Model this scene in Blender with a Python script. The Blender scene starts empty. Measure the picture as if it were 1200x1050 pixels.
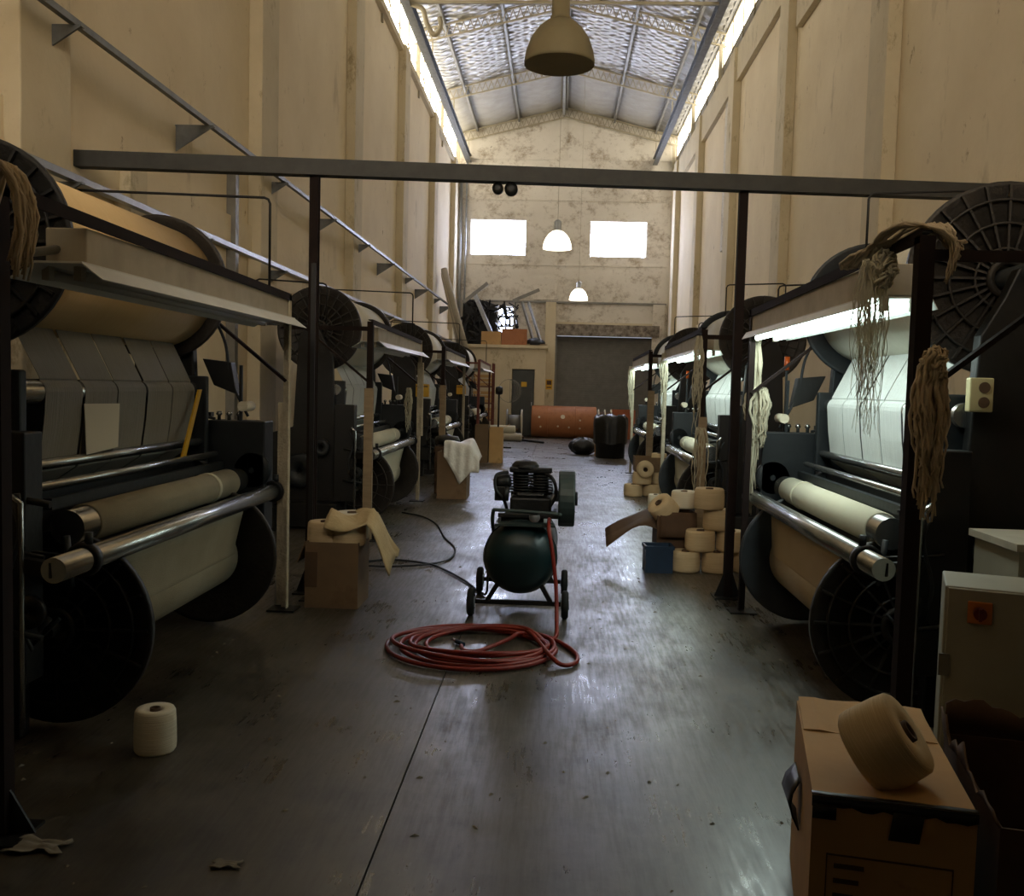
import bpy, math, random
from mathutils import Vector, Matrix
random.seed(7)
S = bpy.context.scene
COL = S.collection
PI = math.pi

# ------------------------------------------------------------------ camera
F_PX = 1100.0
_r = math.radians(1.5)
dy = Vector(((655-600)/F_PX, -(455-525)/F_PX, -1)).normalized()
up = Vector((math.sin(_r), math.cos(_r), 0)); up.z = -(up.x*dy.x+up.y*dy.y)/dy.z
dz = up.normalized(); dx = dy.cross(dz)
cam_d = bpy.data.cameras.new('camera'); cam = bpy.data.objects.new('camera', cam_d); COL.objects.link(cam)
cam.matrix_world = Matrix.Translation((0, 0, 1.6)) @ Matrix((dx, dy, dz)).to_4x4()
cam_d.sensor_fit = 'HORIZONTAL'; cam_d.sensor_width = 36; cam_d.lens = 36*F_PX/1200
cam_d.clip_start = .05; cam_d.clip_end = 100
S.camera = cam
# ------------------------------------------------------------------ light and exposure
S.view_settings.view_transform = 'Standard'; S.view_settings.look = 'None'
S.view_settings.gamma = 1; S.view_settings.use_curve_mapping = False
S.view_settings.exposure = 0.0
w = bpy.data.worlds.new('overcast_sky'); S.world = w; w.use_nodes = True
w.node_tree.nodes['Background'].inputs[0].default_value = (.75, .85, 1, 1)
w.node_tree.nodes['Background'].inputs[1].default_value = 1.0
try:
    S.cycles.use_denoising = True
    S.cycles.sample_clamp_indirect = 4
    S.cycles.max_bounces = 8; S.cycles.diffuse_bounces = 5; S.cycles.glossy_bounces = 3
except Exception: pass
WIN_E, CLER_E, TUBE_E, LAMP_E, FRONT_E = 34.0, 6.0, 7.0, 3.0, 10.0

# ------------------------------------------------------------------ materials
def lin(h):
    c = [int(h[i:i+2], 16)/255 for i in (0, 2, 4)]
    return tuple(x/12.92 if x < .04045 else ((x+.055)/1.055)**2.4 for x in c)+(1,)
def mat(name, c1, c2=None, scale=6, rough=.6, metal=0, bump=0, bscale=None, contrast=.5, emit=None, es=0, stretch=(1,1,1), spec=.5, alpha=1, rvar=0, sheen=0):
    m = bpy.data.materials.new(name); m.use_nodes = True
    nt = m.node_tree; N = nt.nodes; L = nt.links; b = N['Principled BSDF']
    b.inputs['Roughness'].default_value = rough; b.inputs['Metallic'].default_value = metal
    b.inputs['Specular IOR Level'].default_value = spec
    b.inputs['Base Color'].default_value = lin(c1)
    if alpha < 1: b.inputs['Alpha'].default_value = alpha
    if emit: b.inputs['Emission Color'].default_value = lin(emit); b.inputs['Emission Strength'].default_value = es
    tc = N.new('ShaderNodeTexCoord'); mp = N.new('ShaderNodeMapping'); mp.inputs['Scale'].default_value = stretch
    L.new(tc.outputs['Object'], mp.inputs[0])
    if c2:
        n = N.new('ShaderNodeTexNoise'); n.inputs['Scale'].default_value = scale; n.inputs['Detail'].default_value = 6; n.inputs['Roughness'].default_value = .62
        L.new(mp.outputs[0], n.inputs[0])
        r = N.new('ShaderNodeValToRGB'); r.color_ramp.elements[0].position = .5-contrast/2; r.color_ramp.elements[1].position = .5+contrast/2
        r.color_ramp.elements[0].color = lin(c1); r.color_ramp.elements[1].color = lin(c2)
        L.new(n.outputs[0], r.inputs[0]); L.new(r.outputs[0], b.inputs['Base Color'])
        if rvar:
            q = N.new('ShaderNodeMapRange'); q.inputs[1].default_value = .3; q.inputs[2].default_value = .7
            q.inputs[3].default_value = rough-rvar; q.inputs[4].default_value = rough+rvar
            L.new(n.outputs[0], q.inputs[0]); L.new(q.outputs[0], b.inputs['Roughness'])
    if bump:
        n2 = N.new('ShaderNodeTexNoise'); n2.inputs['Scale'].default_value = bscale or scale*4; n2.inputs['Detail'].default_value = 4
        L.new(mp.outputs[0], n2.inputs[0])
        bp = N.new('ShaderNodeBump'); bp.inputs['Strength'].default_value = bump; bp.inputs['Distance'].default_value = .02
        L.new(n2.outputs[0], bp.inputs['Height']); L.new(bp.outputs[0], b.inputs['Normal'])
    return m
def translucent(m, fac):
    nt = m.node_tree; N = nt.nodes; L = nt.links; b = N['Principled BSDF']
    t = N.new('ShaderNodeBsdfTranslucent'); t.inputs[0].default_value = b.inputs['Base Color'].default_value
    x = N.new('ShaderNodeMixShader'); x.inputs[0].default_value = fac
    L.new(b.outputs[0], x.inputs[1]); L.new(t.outputs[0], x.inputs[2]); L.new(x.outputs[0], N['Material Output'].inputs[0])
def mixin(m, col, scale, lo, hi, stretch=(1,1,1), musg=.7):
    """a second stain layer with a shape of its own over an existing two-colour material"""
    nt = m.node_tree; N = nt.nodes; L = nt.links; b = N['Principled BSDF']
    src = b.inputs['Base Color'].links[0].from_socket
    tc = N.new('ShaderNodeTexCoord'); mp = N.new('ShaderNodeMapping'); mp.inputs['Scale'].default_value = stretch
    n = N.new('ShaderNodeTexNoise'); n.inputs['Scale'].default_value = scale; n.inputs['Detail'].default_value = 9; n.inputs['Roughness'].default_value = musg
    L.new(tc.outputs['Object'], mp.inputs[0]); L.new(mp.outputs[0], n.inputs[0])
    q = N.new('ShaderNodeMapRange'); q.inputs[1].default_value = lo; q.inputs[2].default_value = hi; L.new(n.outputs[0], q.inputs[0])
    x = N.new('ShaderNodeMix'); x.data_type = 'RGBA'; L.new(q.outputs[0], x.inputs[0]); L.new(src, x.inputs[6]); x.inputs[7].default_value = lin(col)
    L.new(x.outputs[2], b.inputs['Base Color'])
M = {}
M['plaster'] = mat('cream_plaster', 'd3c3a4', 'e3d5b8', .8, .9, bump=.25, bscale=14, contrast=.5)
mixin(M['plaster'], 'ab9a7a', 1.1, .60, .74, (1, 1, .35))
mixin(M['plaster'], '8c7350', 3.2, .615, .69, (1, 1, .7), .8)
M['plaster_back'] = mat('peeling_cream_plaster', 'cbc4b6', 'dad4c8', .9, .9, bump=.3, bscale=12)
mixin(M['plaster_back'], '8d7d66', 1.6, .50, .66, (1, 1, 1.2), .85)
mixin(M['plaster_back'], '6f6353', 4, .60, .67, (1, 1, 1), .85)
M['pilaster'] = mat('pilaster_plaster', 'bfb295', 'd2c6aa', 1.2, .9, bump=.25, bscale=14)
mixin(M['pilaster'], '948567', 2.5, .56, .68, (1, 1, .5), .8)
M['floor'] = mat('worn_polished_concrete', '3a342a', '585146', 1.1, .38, bump=.06, bscale=9, contrast=.45, rvar=.12, spec=.8)
mixin(M['floor'], '26221b', .8, .47, .66)
mixin(M['floor'], '2c2820', 2.6, .56, .66, (1, .5, 1), .8)
mixin(M['floor'], '6a6862', 9, .66, .76)
def scuffs(m):
    nt = m.node_tree; N = nt.nodes; L = nt.links; b = N['Principled BSDF']
    tc = N.new('ShaderNodeTexCoord'); out = b.inputs['Roughness'].links[0].from_socket
    for st, sc, amt in (((14, 1.0, 1), 3.0, .09), ((3, 1.1, 1), 1.6, .07)):
        mp = N.new('ShaderNodeMapping'); mp.inputs['Scale'].default_value = st; mp.inputs['Rotation'].default_value = (0, 0, .12)
        n = N.new('ShaderNodeTexNoise'); n.inputs['Scale'].default_value = sc; n.inputs['Detail'].default_value = 8; n.inputs['Roughness'].default_value = .7
        L.new(tc.outputs['Object'], mp.inputs[0]); L.new(mp.outputs[0], n.inputs[0])
        q = N.new('ShaderNodeMapRange'); q.inputs[1].default_value = .42; q.inputs[2].default_value = .62; q.inputs[3].default_value = -amt*.6; q.inputs[4].default_value = amt
        L.new(n.outputs[0], q.inputs[0]); a = N.new('ShaderNodeMath'); a.operation = 'ADD'
        L.new(out, a.inputs[0]); L.new(q.outputs[0], a.inputs[1]); out = a.outputs[0]
    L.new(out, b.inputs['Roughness'])
scuffs(M['floor'])
M['gap'] = mat('dark_joint_filler', '141210', rough=.9)
M['foil'] = mat('crinkled_silver_foil', 'aaa9a6', 'd2d0cc', 3, .36, .6, bump=1, bscale=9, contrast=.5, stretch=(.6, 3, 1))
def net(m):
    nt = m.node_tree; N = nt.nodes; L = nt.links; b = N['Principled BSDF']
    tc = N.new('ShaderNodeTexCoord'); prev = b.inputs['Normal'].links[0].from_socket
    for ang in (.55, -.55):
        mp = N.new('ShaderNodeMapping'); mp.inputs['Rotation'].default_value = (0, 0, ang)
        wv = N.new('ShaderNodeTexWave'); wv.inputs['Scale'].default_value = 1.6; wv.inputs['Distortion'].default_value = 3; wv.bands_direction = 'Y'
        L.new(tc.outputs['Object'], mp.inputs[0]); L.new(mp.outputs[0], wv.inputs[0])
        bp = N.new('ShaderNodeBump'); bp.inputs['Strength'].default_value = .8; bp.inputs['Distance'].default_value = .05
        L.new(wv.outputs[1], bp.inputs['Height']); L.new(prev, bp.inputs['Normal']); prev = bp.outputs[0]
    L.new(prev, b.inputs['Normal'])
net(M['foil'])
M['truss'] = mat('painted_lattice_steel', '8f866f', 'aaa088', 4, .6, .1)
M['galv'] = mat('galvanised_steel', '8d9094', 'b4b8bc', 8, .38, .75, contrast=.6)
M['purlin'] = mat('grey_purlin_steel', '6f6d68', '8a8882', 6, .5, .4)
M['shutter'] = mat('grey_shutter_steel', '6b6963', '7f7d76', 5, .5, .3)
M['mottled'] = mat('rust_mottled_steel', '51463b', '9a9184', 7, .7, contrast=.3)
M['doorgrey'] = mat('dark_grey_door_paint', '3d403f', '4b4e4c', 4, .6)
M['glow'] = mat('backlit_window_glass', 'ffffff', emit='d3deff', es=WIN_E)
M['front'] = mat('backlit_entrance_glass', 'ffffff', emit='fff3e0', es=FRONT_E)
M['cler'] = mat('backlit_clerestory_glass', 'ffffff', emit='fff4de', es=CLER_E)
M['black'] = mat('black_painted_iron', '0d0d0d', '1a1918', 7, .5, .2, bump=.1)
M['iron'] = mat('dark_blue_grey_machine_paint', '16191c', '23282b', 5, .5, .2, bump=.1)
M['flange'] = mat('dark_cast_flange', '1f1b17', '35302a', 9, .55, .3, bump=.3)
M['black_flange'] = mat('black_oily_flange', '0c0b0a', '191715', 9, .6, .2, bump=.3)
M['flange2'] = mat('grey_flange_inside', '24272a', '3b3f42', 5, .5, .4)
M['brown'] = mat('dark_brown_painted_angle', '160e0c', '241814', 7, .8, spec=.2)
M['gantry'] = mat('dark_grey_gantry_steel', '2c2c2a', '3d3d3a', 8, .6, .2)
M['trayside'] = mat('dull_tray_steel', '5c5e5e', '7a7d7e', 8, .45, .6)
M['matte_panel'] = mat('matte_grey_lining', '8f8b82', 'a39f95', 3, .8, bump=.5, bscale=6)
M['red'] = mat('dark_red_painted_angle', '58251b', '6e3325', 7, .6)
M['lint'] = mat('lint_coated_steel', '9f927b', 'cabfa6', 12, .95, bump=.6, bscale=60)
M['chrome'] = mat('worn_chrome', '9c9d9c', 'bdbebc', 14, .27, .95, contrast=.6)
M['yarn_orange'] = mat('ochre_wound_yarn', 'cfb07c', 'dcc090', 3, .85, bump=.3, bscale=6, stretch=(1, 60, 1))
M['yarn_white'] = mat('offwhite_wound_yarn', 'bdb9a8', 'd2cfc0', 3, .85, bump=.3, bscale=6, stretch=(1, 60, 1))
M['warp'] = mat('white_warp_threads', 'b9bcb8', 'd8dbd8', 3, .8, stretch=(1, 90, 1), bump=.5, bscale=3)
M['warp_old'] = mat('grey_warp_threads', '7c776b', '98938a', 3, .8, stretch=(1, 90, 1), bump=.5, bscale=3)
M['cloth_tan'] = mat('tan_woven_cloth', 'ab9673', 'bba684', 2, .9, bump=.2, bscale=200)
M['cloth_cream'] = mat('cream_woven_cloth', 'bcb7a0', 'cbc6b0', 2, .9, bump=.2, bscale=200)
M['cloth_grey'] = mat('greige_woven_cloth', '8b826d', '9f967f', 3, .9, bump=.3, bscale=160)
M['cone'] = mat('cream_cone_yarn', 'c4ab83', 'd8c29c', 5, .9, bump=.3, bscale=8, stretch=(1, 1, 30))
M['cone_pale'] = mat('pale_cone_yarn', 'cfc6ae', 'e0d8c2', 5, .9, bump=.3, bscale=8, stretch=(1, 1, 30))
M['core'] = mat('brown_cardboard_core', '4a3524', '5e4630', 8, .8)
M['card'] = mat('brown_cardboard', '64503a', '7a6145', 3, .85, bump=.1)
mixin(M['card'], '5c452e', 2.0, .55, .7)
M['card_light'] = mat('light_cardboard', 'b08b5a', 'c49d69', 3, .85, bump=.1)
mixin(M['card_light'], '8a683f', 2.5, .58, .7)
M['card_dark'] = mat('dark_cardboard', '4a3626', '5d452f', 3, .85, bump=.1)
M['tape'] = mat('black_adhesive_tape', '0e0d0c', rough=.4)
M['tank'] = mat('dark_green_tank_paint', '0f2123', '182f32', 5, .35, .1, contrast=.6)
M['motor'] = mat('black_motor_iron', '111111', '232322', 9, .45, .4, bump=.2)
M['guard'] = mat('grey_green_belt_guard', '2a3534', '384543', 6, .5, .2)
M['rubber'] = mat('black_rubber', '0b0b0b', '1a1a19', 9, .8)
M['hose'] = mat('red_rubber_hose', '701b11', '892619', 8, .45)
M['cable'] = mat('dark_rubber_cable', '1d2126', rough=.6)
M['cabinet'] = mat('grey_beige_cabinet_paint', '8b8778', '9b9787', 3, .6)
M['fixture'] = mat('dusty_beige_fixture_paint', '9c9484', 'b6ae9d', 5, .75)
M['reflector'] = mat('white_enamel_reflector', 'c9cbc6', 'dadcd8', 4, .5)
M['tube_on'] = mat('lit_fluorescent_tube', 'ffffff', emit='e4fff6', es=TUBE_E)
M['tube_off'] = mat('dark_fluorescent_tube', 'b9bab5', rough=.3)
M['shade'] = mat('dusty_pendant_shade', 'a39776', 'b8ac8a', 4, .6)
M['shade_in'] = mat('white_shade_lining', 'd4d0c4', rough=.6)
translucent(M['shade'], .55); translucent(M['shade_in'], .6)
M['shade_on'] = mat('lit_translucent_shade', 'ffffff', emit='fff4dc', es=LAMP_E)
M['plug'] = mat('beige_bakelite', 'b5aa80', rough=.5)
M['orange'] = mat('orange_switch_plate', 'a85f20', 'b76a28', 8, .5)
M['redknob'] = mat('dark_red_knob', '5d130c', rough=.4)
M['yellow'] = mat('yellow_plastic', 'c99a1a', 'd8aa2a', 8, .5)
M['blue'] = mat('dark_blue_plastic', '14293f', '1b344e', 8, .5)
M['drum'] = mat('rust_orange_drum', '99603a', 'ab7047', 3, .6)
mixin(M['drum'], '7c4722', 2.5, .55, .7)
M['label'] = mat('pale_paper', 'd4ccb8', rough=.9)
M['bag'] = mat('black_bin_bag', '08090a', rough=.45, bump=.8, bscale=9)
M['redbox'] = mat('red_orange_carton', '96502f', 'a5613f', 4, .7)
M['hank'] = mat('tan_yarn_hank', 'a3937b', 'c0b095', 14, .95)
M['hank_pale'] = mat('pale_yarn_hank', 'a8a18a', 'c2bba4', 14, .95)
M['plastic'] = mat('crumpled_white_plastic', 'cfccc2', 'e2dfd6', 6, .4, bump=.6, bscale=20)
M['sack'] = mat('beige_sacking', 'b09a70', 'c5b088', 6, .9, bump=.4, bscale=40)
M['wood'] = mat('grimy_wood', '7d6c55', '978468', 4, .8, stretch=(1, 1, 6))
M['ink'] = mat('faded_box_print', '54402c', rough=.9)
M['lintbit'] = mat('pale_lint', '7d776a', rough=1)
M['led'] = mat('orange_indicator_cap', 'b04a10', rough=.3)

# ------------------------------------------------------------------ mesh helpers
class MB:
    def __init__(s): s.v = []; s.f = []; s.s = []
    def add(s, vs, fs, sm=False, T=None):
        o = len(s.v)
        s.v += [tuple(T @ Vector(p)) if T else tuple(p) for p in vs]
        s.f += [tuple(i+o for i in f) for f in fs]
        s.s += (sm if isinstance(sm, list) else [sm]*len(fs))
        return s
    def box(s, x0, x1, y0, y1, z0, z1, T=None):
        vs = [(x, y, z) for z in (z0, z1) for y in (y0, y1) for x in (x0, x1)]
        fs = [(0, 2, 3, 1), (4, 5, 7, 6), (0, 1, 5, 4), (2, 6, 7, 3), (0, 4, 6, 2), (1, 3, 7, 5)]
        return s.add(vs, fs, False, T)
    def cyl(s, a, b, r, r2=None, n=16, caps=True):
        a = Vector(a); b = Vector(b); r2 = r if r2 is None else r2
        d = (b-a).normalized(); u = d.orthogonal().normalized(); w_ = d.cross(u)
        vs = [a+(u*math.cos(t)+w_*math.sin(t))*r for t in [2*PI*i/n for i in range(n)]]
        vs += [b+(u*math.cos(t)+w_*math.sin(t))*r2 for t in [2*PI*i/n for i in range(n)]]
        fs = [(i, (i+1) % n, n+(i+1) % n, n+i) for i in range(n)]; sm = [True]*n
        if caps: fs += [tuple(range(n-1, -1, -1)), tuple(range(n, 2*n))]; sm += [False]*2
        return s.add(vs, fs, sm)
    def lathe(s, prof, c=(0, 0, 0), axis=(0, 0, 1), n=24, closed=False):
        """prof: (radius, height) pairs along the axis"""
        d = Vector(axis).normalized(); u = d.orthogonal().normalized(); w_ = d.cross(u); c = Vector(c)
        vs = []
        for r, h in prof: vs += [c+d*h+(u*math.cos(2*PI*i/n)+w_*math.sin(2*PI*i/n))*r for i in range(n)]
        m = len(prof); fs = []; sm = []
        for k in range(m if closed else m-1):
            k2 = (k+1) % m
            fs += [(k*n+i, k*n+(i+1) % n, k2*n+(i+1) % n, k2*n+i) for i in range(n)]; sm += [True]*n
        if not closed:
            if prof[0][0] > 1e-4: fs.append(tuple(range(n-1, -1, -1))); sm.append(False)
            if prof[-1][0] > 1e-4: fs.append(tuple(range((m-1)*n, m*n))); sm.append(False)
        return s.add(vs, fs, sm)
    def tube(s, pts, r, n=8, r_end=None):
        P = [Vector(p) for p in pts]; m = len(P)
        t = (P[1]-P[0]).normalized(); u = t.orthogonal().normalized(); vs = []
        for i, p in enumerate(P):
            t = (P[min(i+1, m-1)]-P[max(i-1, 0)]).normalized()
            u = (u-t*u.dot(t)).normalized(); w_ = t.cross(u)
            rr = r if r_end is None else r+(r_end-r)*i/(m-1)
            vs += [p+(u*math.cos(2*PI*k/n)+w_*math.sin(2*PI*k/n))*rr for k in range(n)]
        fs = [(i*n+k, i*n+(k+1) % n, (i+1)*n+(k+1) % n, (i+1)*n+k) for i in range(m-1) for k in range(n)]
        sm = [True]*len(fs); fs += [tuple(range(n-1, -1, -1)), tuple(range((m-1)*n, m*n))]; sm += [False]*2
        return s.add(vs, fs, sm)
    def prism(s, poly, y0, y1):
        """poly in (x, z), extruded along y"""
        n = len(poly); vs = [(x, y0, z) for x, z in poly]+[(x, y1, z) for x, z in poly]
        fs = [(i, (i+1) % n, n+(i+1) % n, n+i) for i in range(n)]+[tuple(range(n-1, -1, -1)), tuple(range(n, 2*n))]
        return s.add(vs, fs)
    def angle(s, a, b, wd=.04, th=.006, e1=None, e2=None):
        """an L section between two points"""
        a = Vector(a); b = Vector(b); d = (b-a).normalized()
        e1 = Vector(e1) if e1 else d.orthogonal().normalized()
        e1 = (e1-d*e1.dot(d)).normalized(); e2_ = d.cross(e1)
        if e2 and e2_.dot(Vector(e2)) < 0: e2_ = -e2_
        pr = [(0, 0), (wd, 0), (wd, th), (th, th), (th, wd), (0, wd)]
        vs = [a+e1*p+e2_*q for p, q in pr]+[b+e1*p+e2_*q for p, q in pr]
        fs = [(i, (i+1) % 6, 6+(i+1) % 6, 6+i) for i in range(6)]+[(5, 4, 3, 2, 1, 0), (6, 7, 8, 9, 10, 11)]
        return s.add(vs, fs)
    def bar(s, a, b, wx, wy=None):
        a = Vector(a); b = Vector(b); d = (b-a).normalized(); wy = wy or wx
        u = Vector((0, 0, 1)).cross(d); u = u.normalized() if u.length > 1e-3 else Vector((1, 0, 0)); v = d.cross(u)
        vs = [p+u*i*wx/2+v*j*wy/2 for p in (a, b) for i, j in ((-1, -1), (1, -1), (1, 1), (-1, 1))]
        return s.add(vs, [(0, 1, 2, 3), (7, 6, 5, 4), (0, 4, 5, 1), (1, 5, 6, 2), (2, 6, 7, 3), (3, 7, 4, 0)])
    def grid(s, nx, ny, fn, sm=True):
        vs = [fn(i/nx, j/ny) for j in range(ny+1) for i in range(nx+1)]
        fs = [(j*(nx+1)+i, j*(nx+1)+i+1, (j+1)*(nx+1)+i+1, (j+1)*(nx+1)+i) for j in range(ny) for i in range(nx)]
        return s.add(vs, fs, sm)
    def build(s, name, m, parent=None, bevel=0, solid=0, loc=None):
        me = bpy.data.meshes.new(name); me.from_pydata(s.v, [], s.f)
        me.polygons.foreach_set('use_smooth', s.s); me.materials.append(M[m] if isinstance(m, str) else m)
        me.validate(); me.update()
        o = bpy.data.objects.new(name, me); COL.objects.link(o)
        import bmesh
        bm = bmesh.new(); bm.from_mesh(me); bmesh.ops.recalc_face_normals(bm, faces=bm.faces); bm.to_mesh(me); bm.free()
        if parent: o.parent = parent
        if loc: o.location = loc
        if bevel: b = o.modifiers.new('b', 'BEVEL'); b.width = bevel; b.segments = 2; b.limit_method = 'ANGLE'
        if solid: b = o.modifiers.new('s', 'SOLIDIFY'); b.thickness = solid; b.offset = 0
        return o
def tag(o, label=None, cat=None, group=None, kind=None):
    if label: o['label'] = label
    if cat: o['category'] = cat
    if group: o['group'] = group
    if kind: o['kind'] = kind
    return o
def empty(name, loc=(0, 0, 0), rz=0, label=None, cat=None, group=None, kind=None):
    o = bpy.data.objects.new(name, None); COL.objects.link(o); o.location = loc; o.rotation_euler = (0, 0, rz)
    return tag(o, label, cat, group, kind)
def struct(name, mb, m, **k):
    return tag(mb.build(name, m, **k), kind='structure')
def copy_tree(o, parent=None, skip=()):
    c = o.copy(); COL.objects.link(c)
    if parent: c.parent = parent
    for ch in list(o.children):
        if ch.name.split('.')[0] not in skip: copy_tree(ch, c, skip)
    return c
def smooth_path(P, k=8):
    P = [Vector(p) for p in P]; out = []
    for i in range(len(P)-1):
        a = P[max(i-1, 0)]; b = P[i]; c = P[i+1]; d = P[min(i+2, len(P)-1)]
        for j in range(k):
            t = j/k
            out.append(.5*((2*b)+(c-a)*t+(2*a-5*b+4*c-d)*t*t+(3*b-a-3*c+d)*t**3))
    out.append(P[-1]); return out

# ------------------------------------------------------------------ the hall
XL, XR, YB, YF, ZW = -3.6, 3.62, 32.3, -3.0, 8.8
fl = tag(empty('floor'), kind='structure')
MB().box(XL-.3, XR+.3, YF-.3, YB+.3, -.3, -.012).build('joint_filler', 'gap', fl)
jx = -.585
for y0, y1 in ((YF, 9.5), (9.5, 21.0), (21.0, YB)):
    for x0, x1 in ((XL, jx-.0035), (jx+.0035, XR)):
        MB().box(x0, x1, y0+.001, y1-.001, -.05, 0).build('concrete_slab', 'floor', fl)

wl = struct('wall_left', MB().box(XL-.25, XL, YF, YB, 0, ZW), 'plaster')
wr = struct('wall_right', MB().box(XR, XR+.25, YF, YB, 0, ZW), 'plaster')
b = MB(); b.box(XL-.25, XR+.25, YF-.25, YF, 0, 5.0); b.box(XL-.25, XR+.25, YF-.25, YF, 8.0, 11.3)
for x0, x1 in ((XL-.25, -2.9), (-.3, .3), (2.9, XR+.25)): b.box(x0, x1, YF-.25, YF, 5.0, 8.0)
struct('wall_front', b, 'plaster')
for i, (a, c) in enumerate(((-2.9, -.3), (.3, 2.9))):
    wo = tag(empty('window_%d' % (40+i), ((a+c)/2, YF-.1, 5.0)), kind='structure')
    for q in range(4):
        for p_ in range(3): MB().box(-1.28+q*.65, -.67+q*.65, -.01, .01, .03+p_*1.0, .96+p_*1.0).build('pane', 'front', wo)
    f = MB(); [f.box(-1.3+q*.65-.03, -1.3+q*.65+.01, -.03, .03, 0, 3) for q in range(5)]; [f.box(-1.3, 1.3, -.03, .03, p_*1.0-.03, p_*1.0+.03) for p_ in range(4)]
    f.build('window_frame', 'shutter', wo)
struct('ceiling_light_blocker', MB().box(XL, XR, YF, 2.1, 3.2, 3.4), 'plaster')  # added slab above the view, keeps front window light off the low foreground
# far wall with its two bright windows and one small one
wx = [(-3.16, -1.26), (.9, 2.81)]; wz = (6.08, 7.26); sx = (-2.15, -1.62); sz = (3.35, 4.35); shx = (-.17, 3.27); shz = 3.4
b = MB(); Y1 = YB+.25
b.box(XL-.25, XR+.25, YB, Y1, wz[1], 10.1)
b.box(XL-.25, wx[0][0], YB, Y1, wz[0], wz[1]); b.box(wx[0][1], wx[1][0], YB, Y1, wz[0], wz[1]); b.box(wx[1][1], XR+.25, YB, Y1, wz[0], wz[1])
b.box(XL-.25, XR+.25, YB, Y1, sz[1], wz[0]); b.box(XL-.25, sx[0], YB, Y1, shz, sz[1]); b.box(sx[1], XR+.25, YB, Y1, shz, sz[1])
b.box(XL-.25, shx[0], YB, Y1, 0, shz); b.box(shx[1], XR+.25, YB, Y1, 0, shz)
b.prism([(XL-.25, 10.1), (XR+.25, 10.1), (0, 11.05)], YB, Y1)
wb = struct('wall_back', b, 'plaster_back')
for i, (a, c) in enumerate(wx):
    wo = tag(empty('window_%d' % (i+1), ((a+c)/2, YB, wz[0])), kind='structure')
    hw = (c-a)/2; H_ = wz[1]-wz[0]
    f = MB(); f.box(-hw, hw, .10, .15, 0, .03); f.box(-hw, hw, .10, .15, H_-.03, H_); f.box(-hw, -hw+.03, .10, .15, .03, H_-.03); f.box(hw-.03, hw, .10, .15, .03, H_-.03)
    f.build('window_frame', 'fixture', wo)
    MB().box(-hw+.03, hw-.03, .12, .13, .03, H_-.03).build('pane', 'glow', wo)
wo = tag(empty('window_3', ((sx[0]+sx[1])/2, YB, sz[0])), kind='structure')
for i in range(2):
    for j in range(3):
        MB().box(-.24+i*.27, -.04+i*.27, .12, .13, .04+j*.33, .28+j*.33).build('pane', 'glow', wo)
f = MB(); [f.box(-.27+i*.25, -.23+i*.26, .1, .14, 0, 1) for i in range(3)]; [f.box(-.26, .27, .1, .14, j*.318, j*.318+.045) for j in range(4)]
f.build('window_frame', 'shutter', wo)
# panel joints and ledges on the far wall
for z, x0, x1 in ((4.52, -2.6, 3.55),):
    struct('trim_1', MB().box(x0, x1, YB-.08, YB-.0, z-.03, z+.03), 'purlin')
for k, z in enumerate((5.78, 7.95, 9.3)):
    struct('trim_%d' % (k+2), MB().box(XL, XR, YB-.025, YB, z-.02, z+.02), 'plaster_back')
struct('trim_5', MB().box(-.92, -.15, YB-.06, YB, 4.6, 5.35), 'plaster_back')
struct('trim_6', MB().box(3.1, 3.5, YB-.12, YB, 0, 4.5), 'plaster_back')
struct('trim_7', MB().box(-.02, .02, YB-.03, YB, 9.3, 10.9), 'plaster_back')
# clerestory walls of glass over both long walls, from the second bay on
bays = [1.7, 6.5, 11.3, 16.1, 20.9, 25.8, 30.6, YB]
EZ = 10.12
for sgn, X_, nm in ((-1, XL, 'left'), (1, XR, 'right')):
    for k in range(len(bays)-1):
        y0, y1 = bays[k], bays[k+1]
        wn = tag(empty('window_%d' % (4+k+(8 if sgn > 0 else 0)), (X_+sgn*.12, y0, ZW)), kind='structure')
        n = max(1, round((y1-y0)/1.2)); st = (y1-y0)/n
        f = MB(); f.box(-.03, .03, 0, y1-y0, 0, .05); f.box(-.03, .03, 0, y1-y0, EZ-ZW-.05, EZ-ZW)
        for q in range(n+1): f.box(-.03, .03, max(0, q*st-.025), min(y1-y0, q*st+.025), .05, EZ-ZW-.05)
        f.box(-.02, .02, 0, y1-y0, .60, .63)
        f.build('window_frame', 'truss', wn)
        for q in range(n):
            for za, zb in ((.05, .60), (.63, EZ-ZW-.05)):
                MB().box(-.006, .006, q*st+.025, (q+1)*st-.025, za, zb).build('pane' if (y0 > 9 and not (sgn > 0 and za < .5)) else 'panel', 'cler' if (y0 > 9 and not (sgn > 0 and za < .5)) else 'fixture', wn)
    struct('wall_%s_end' % nm, MB().box(X_+sgn*.0, X_+sgn*.25, YF, bays[0], ZW, EZ), 'plaster')
    # pilasters, base to wall top
    for k, y in enumerate(bays[1:-1]):
        xi = X_-sgn*.16
        struct('trim_%d' % (10+k+(10 if sgn > 0 else 0)), MB().box(min(X_, xi), max(X_, xi), y-.62, y, 0, ZW+.0), 'pilaster', bevel=.012)
    xi = X_-sgn*.10
    struct('trim_%d' % (32+sgn), MB().box(min(X_, xi), max(X_, xi), YF, YB, ZW-.14, ZW), 'pilaster')
    xi = X_-sgn*.05
    struct('trim_%d' % (36+sgn), MB().box(min(X_, xi), max(X_, xi), YF, YB, 3.0, 3.35), 'plaster')
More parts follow.
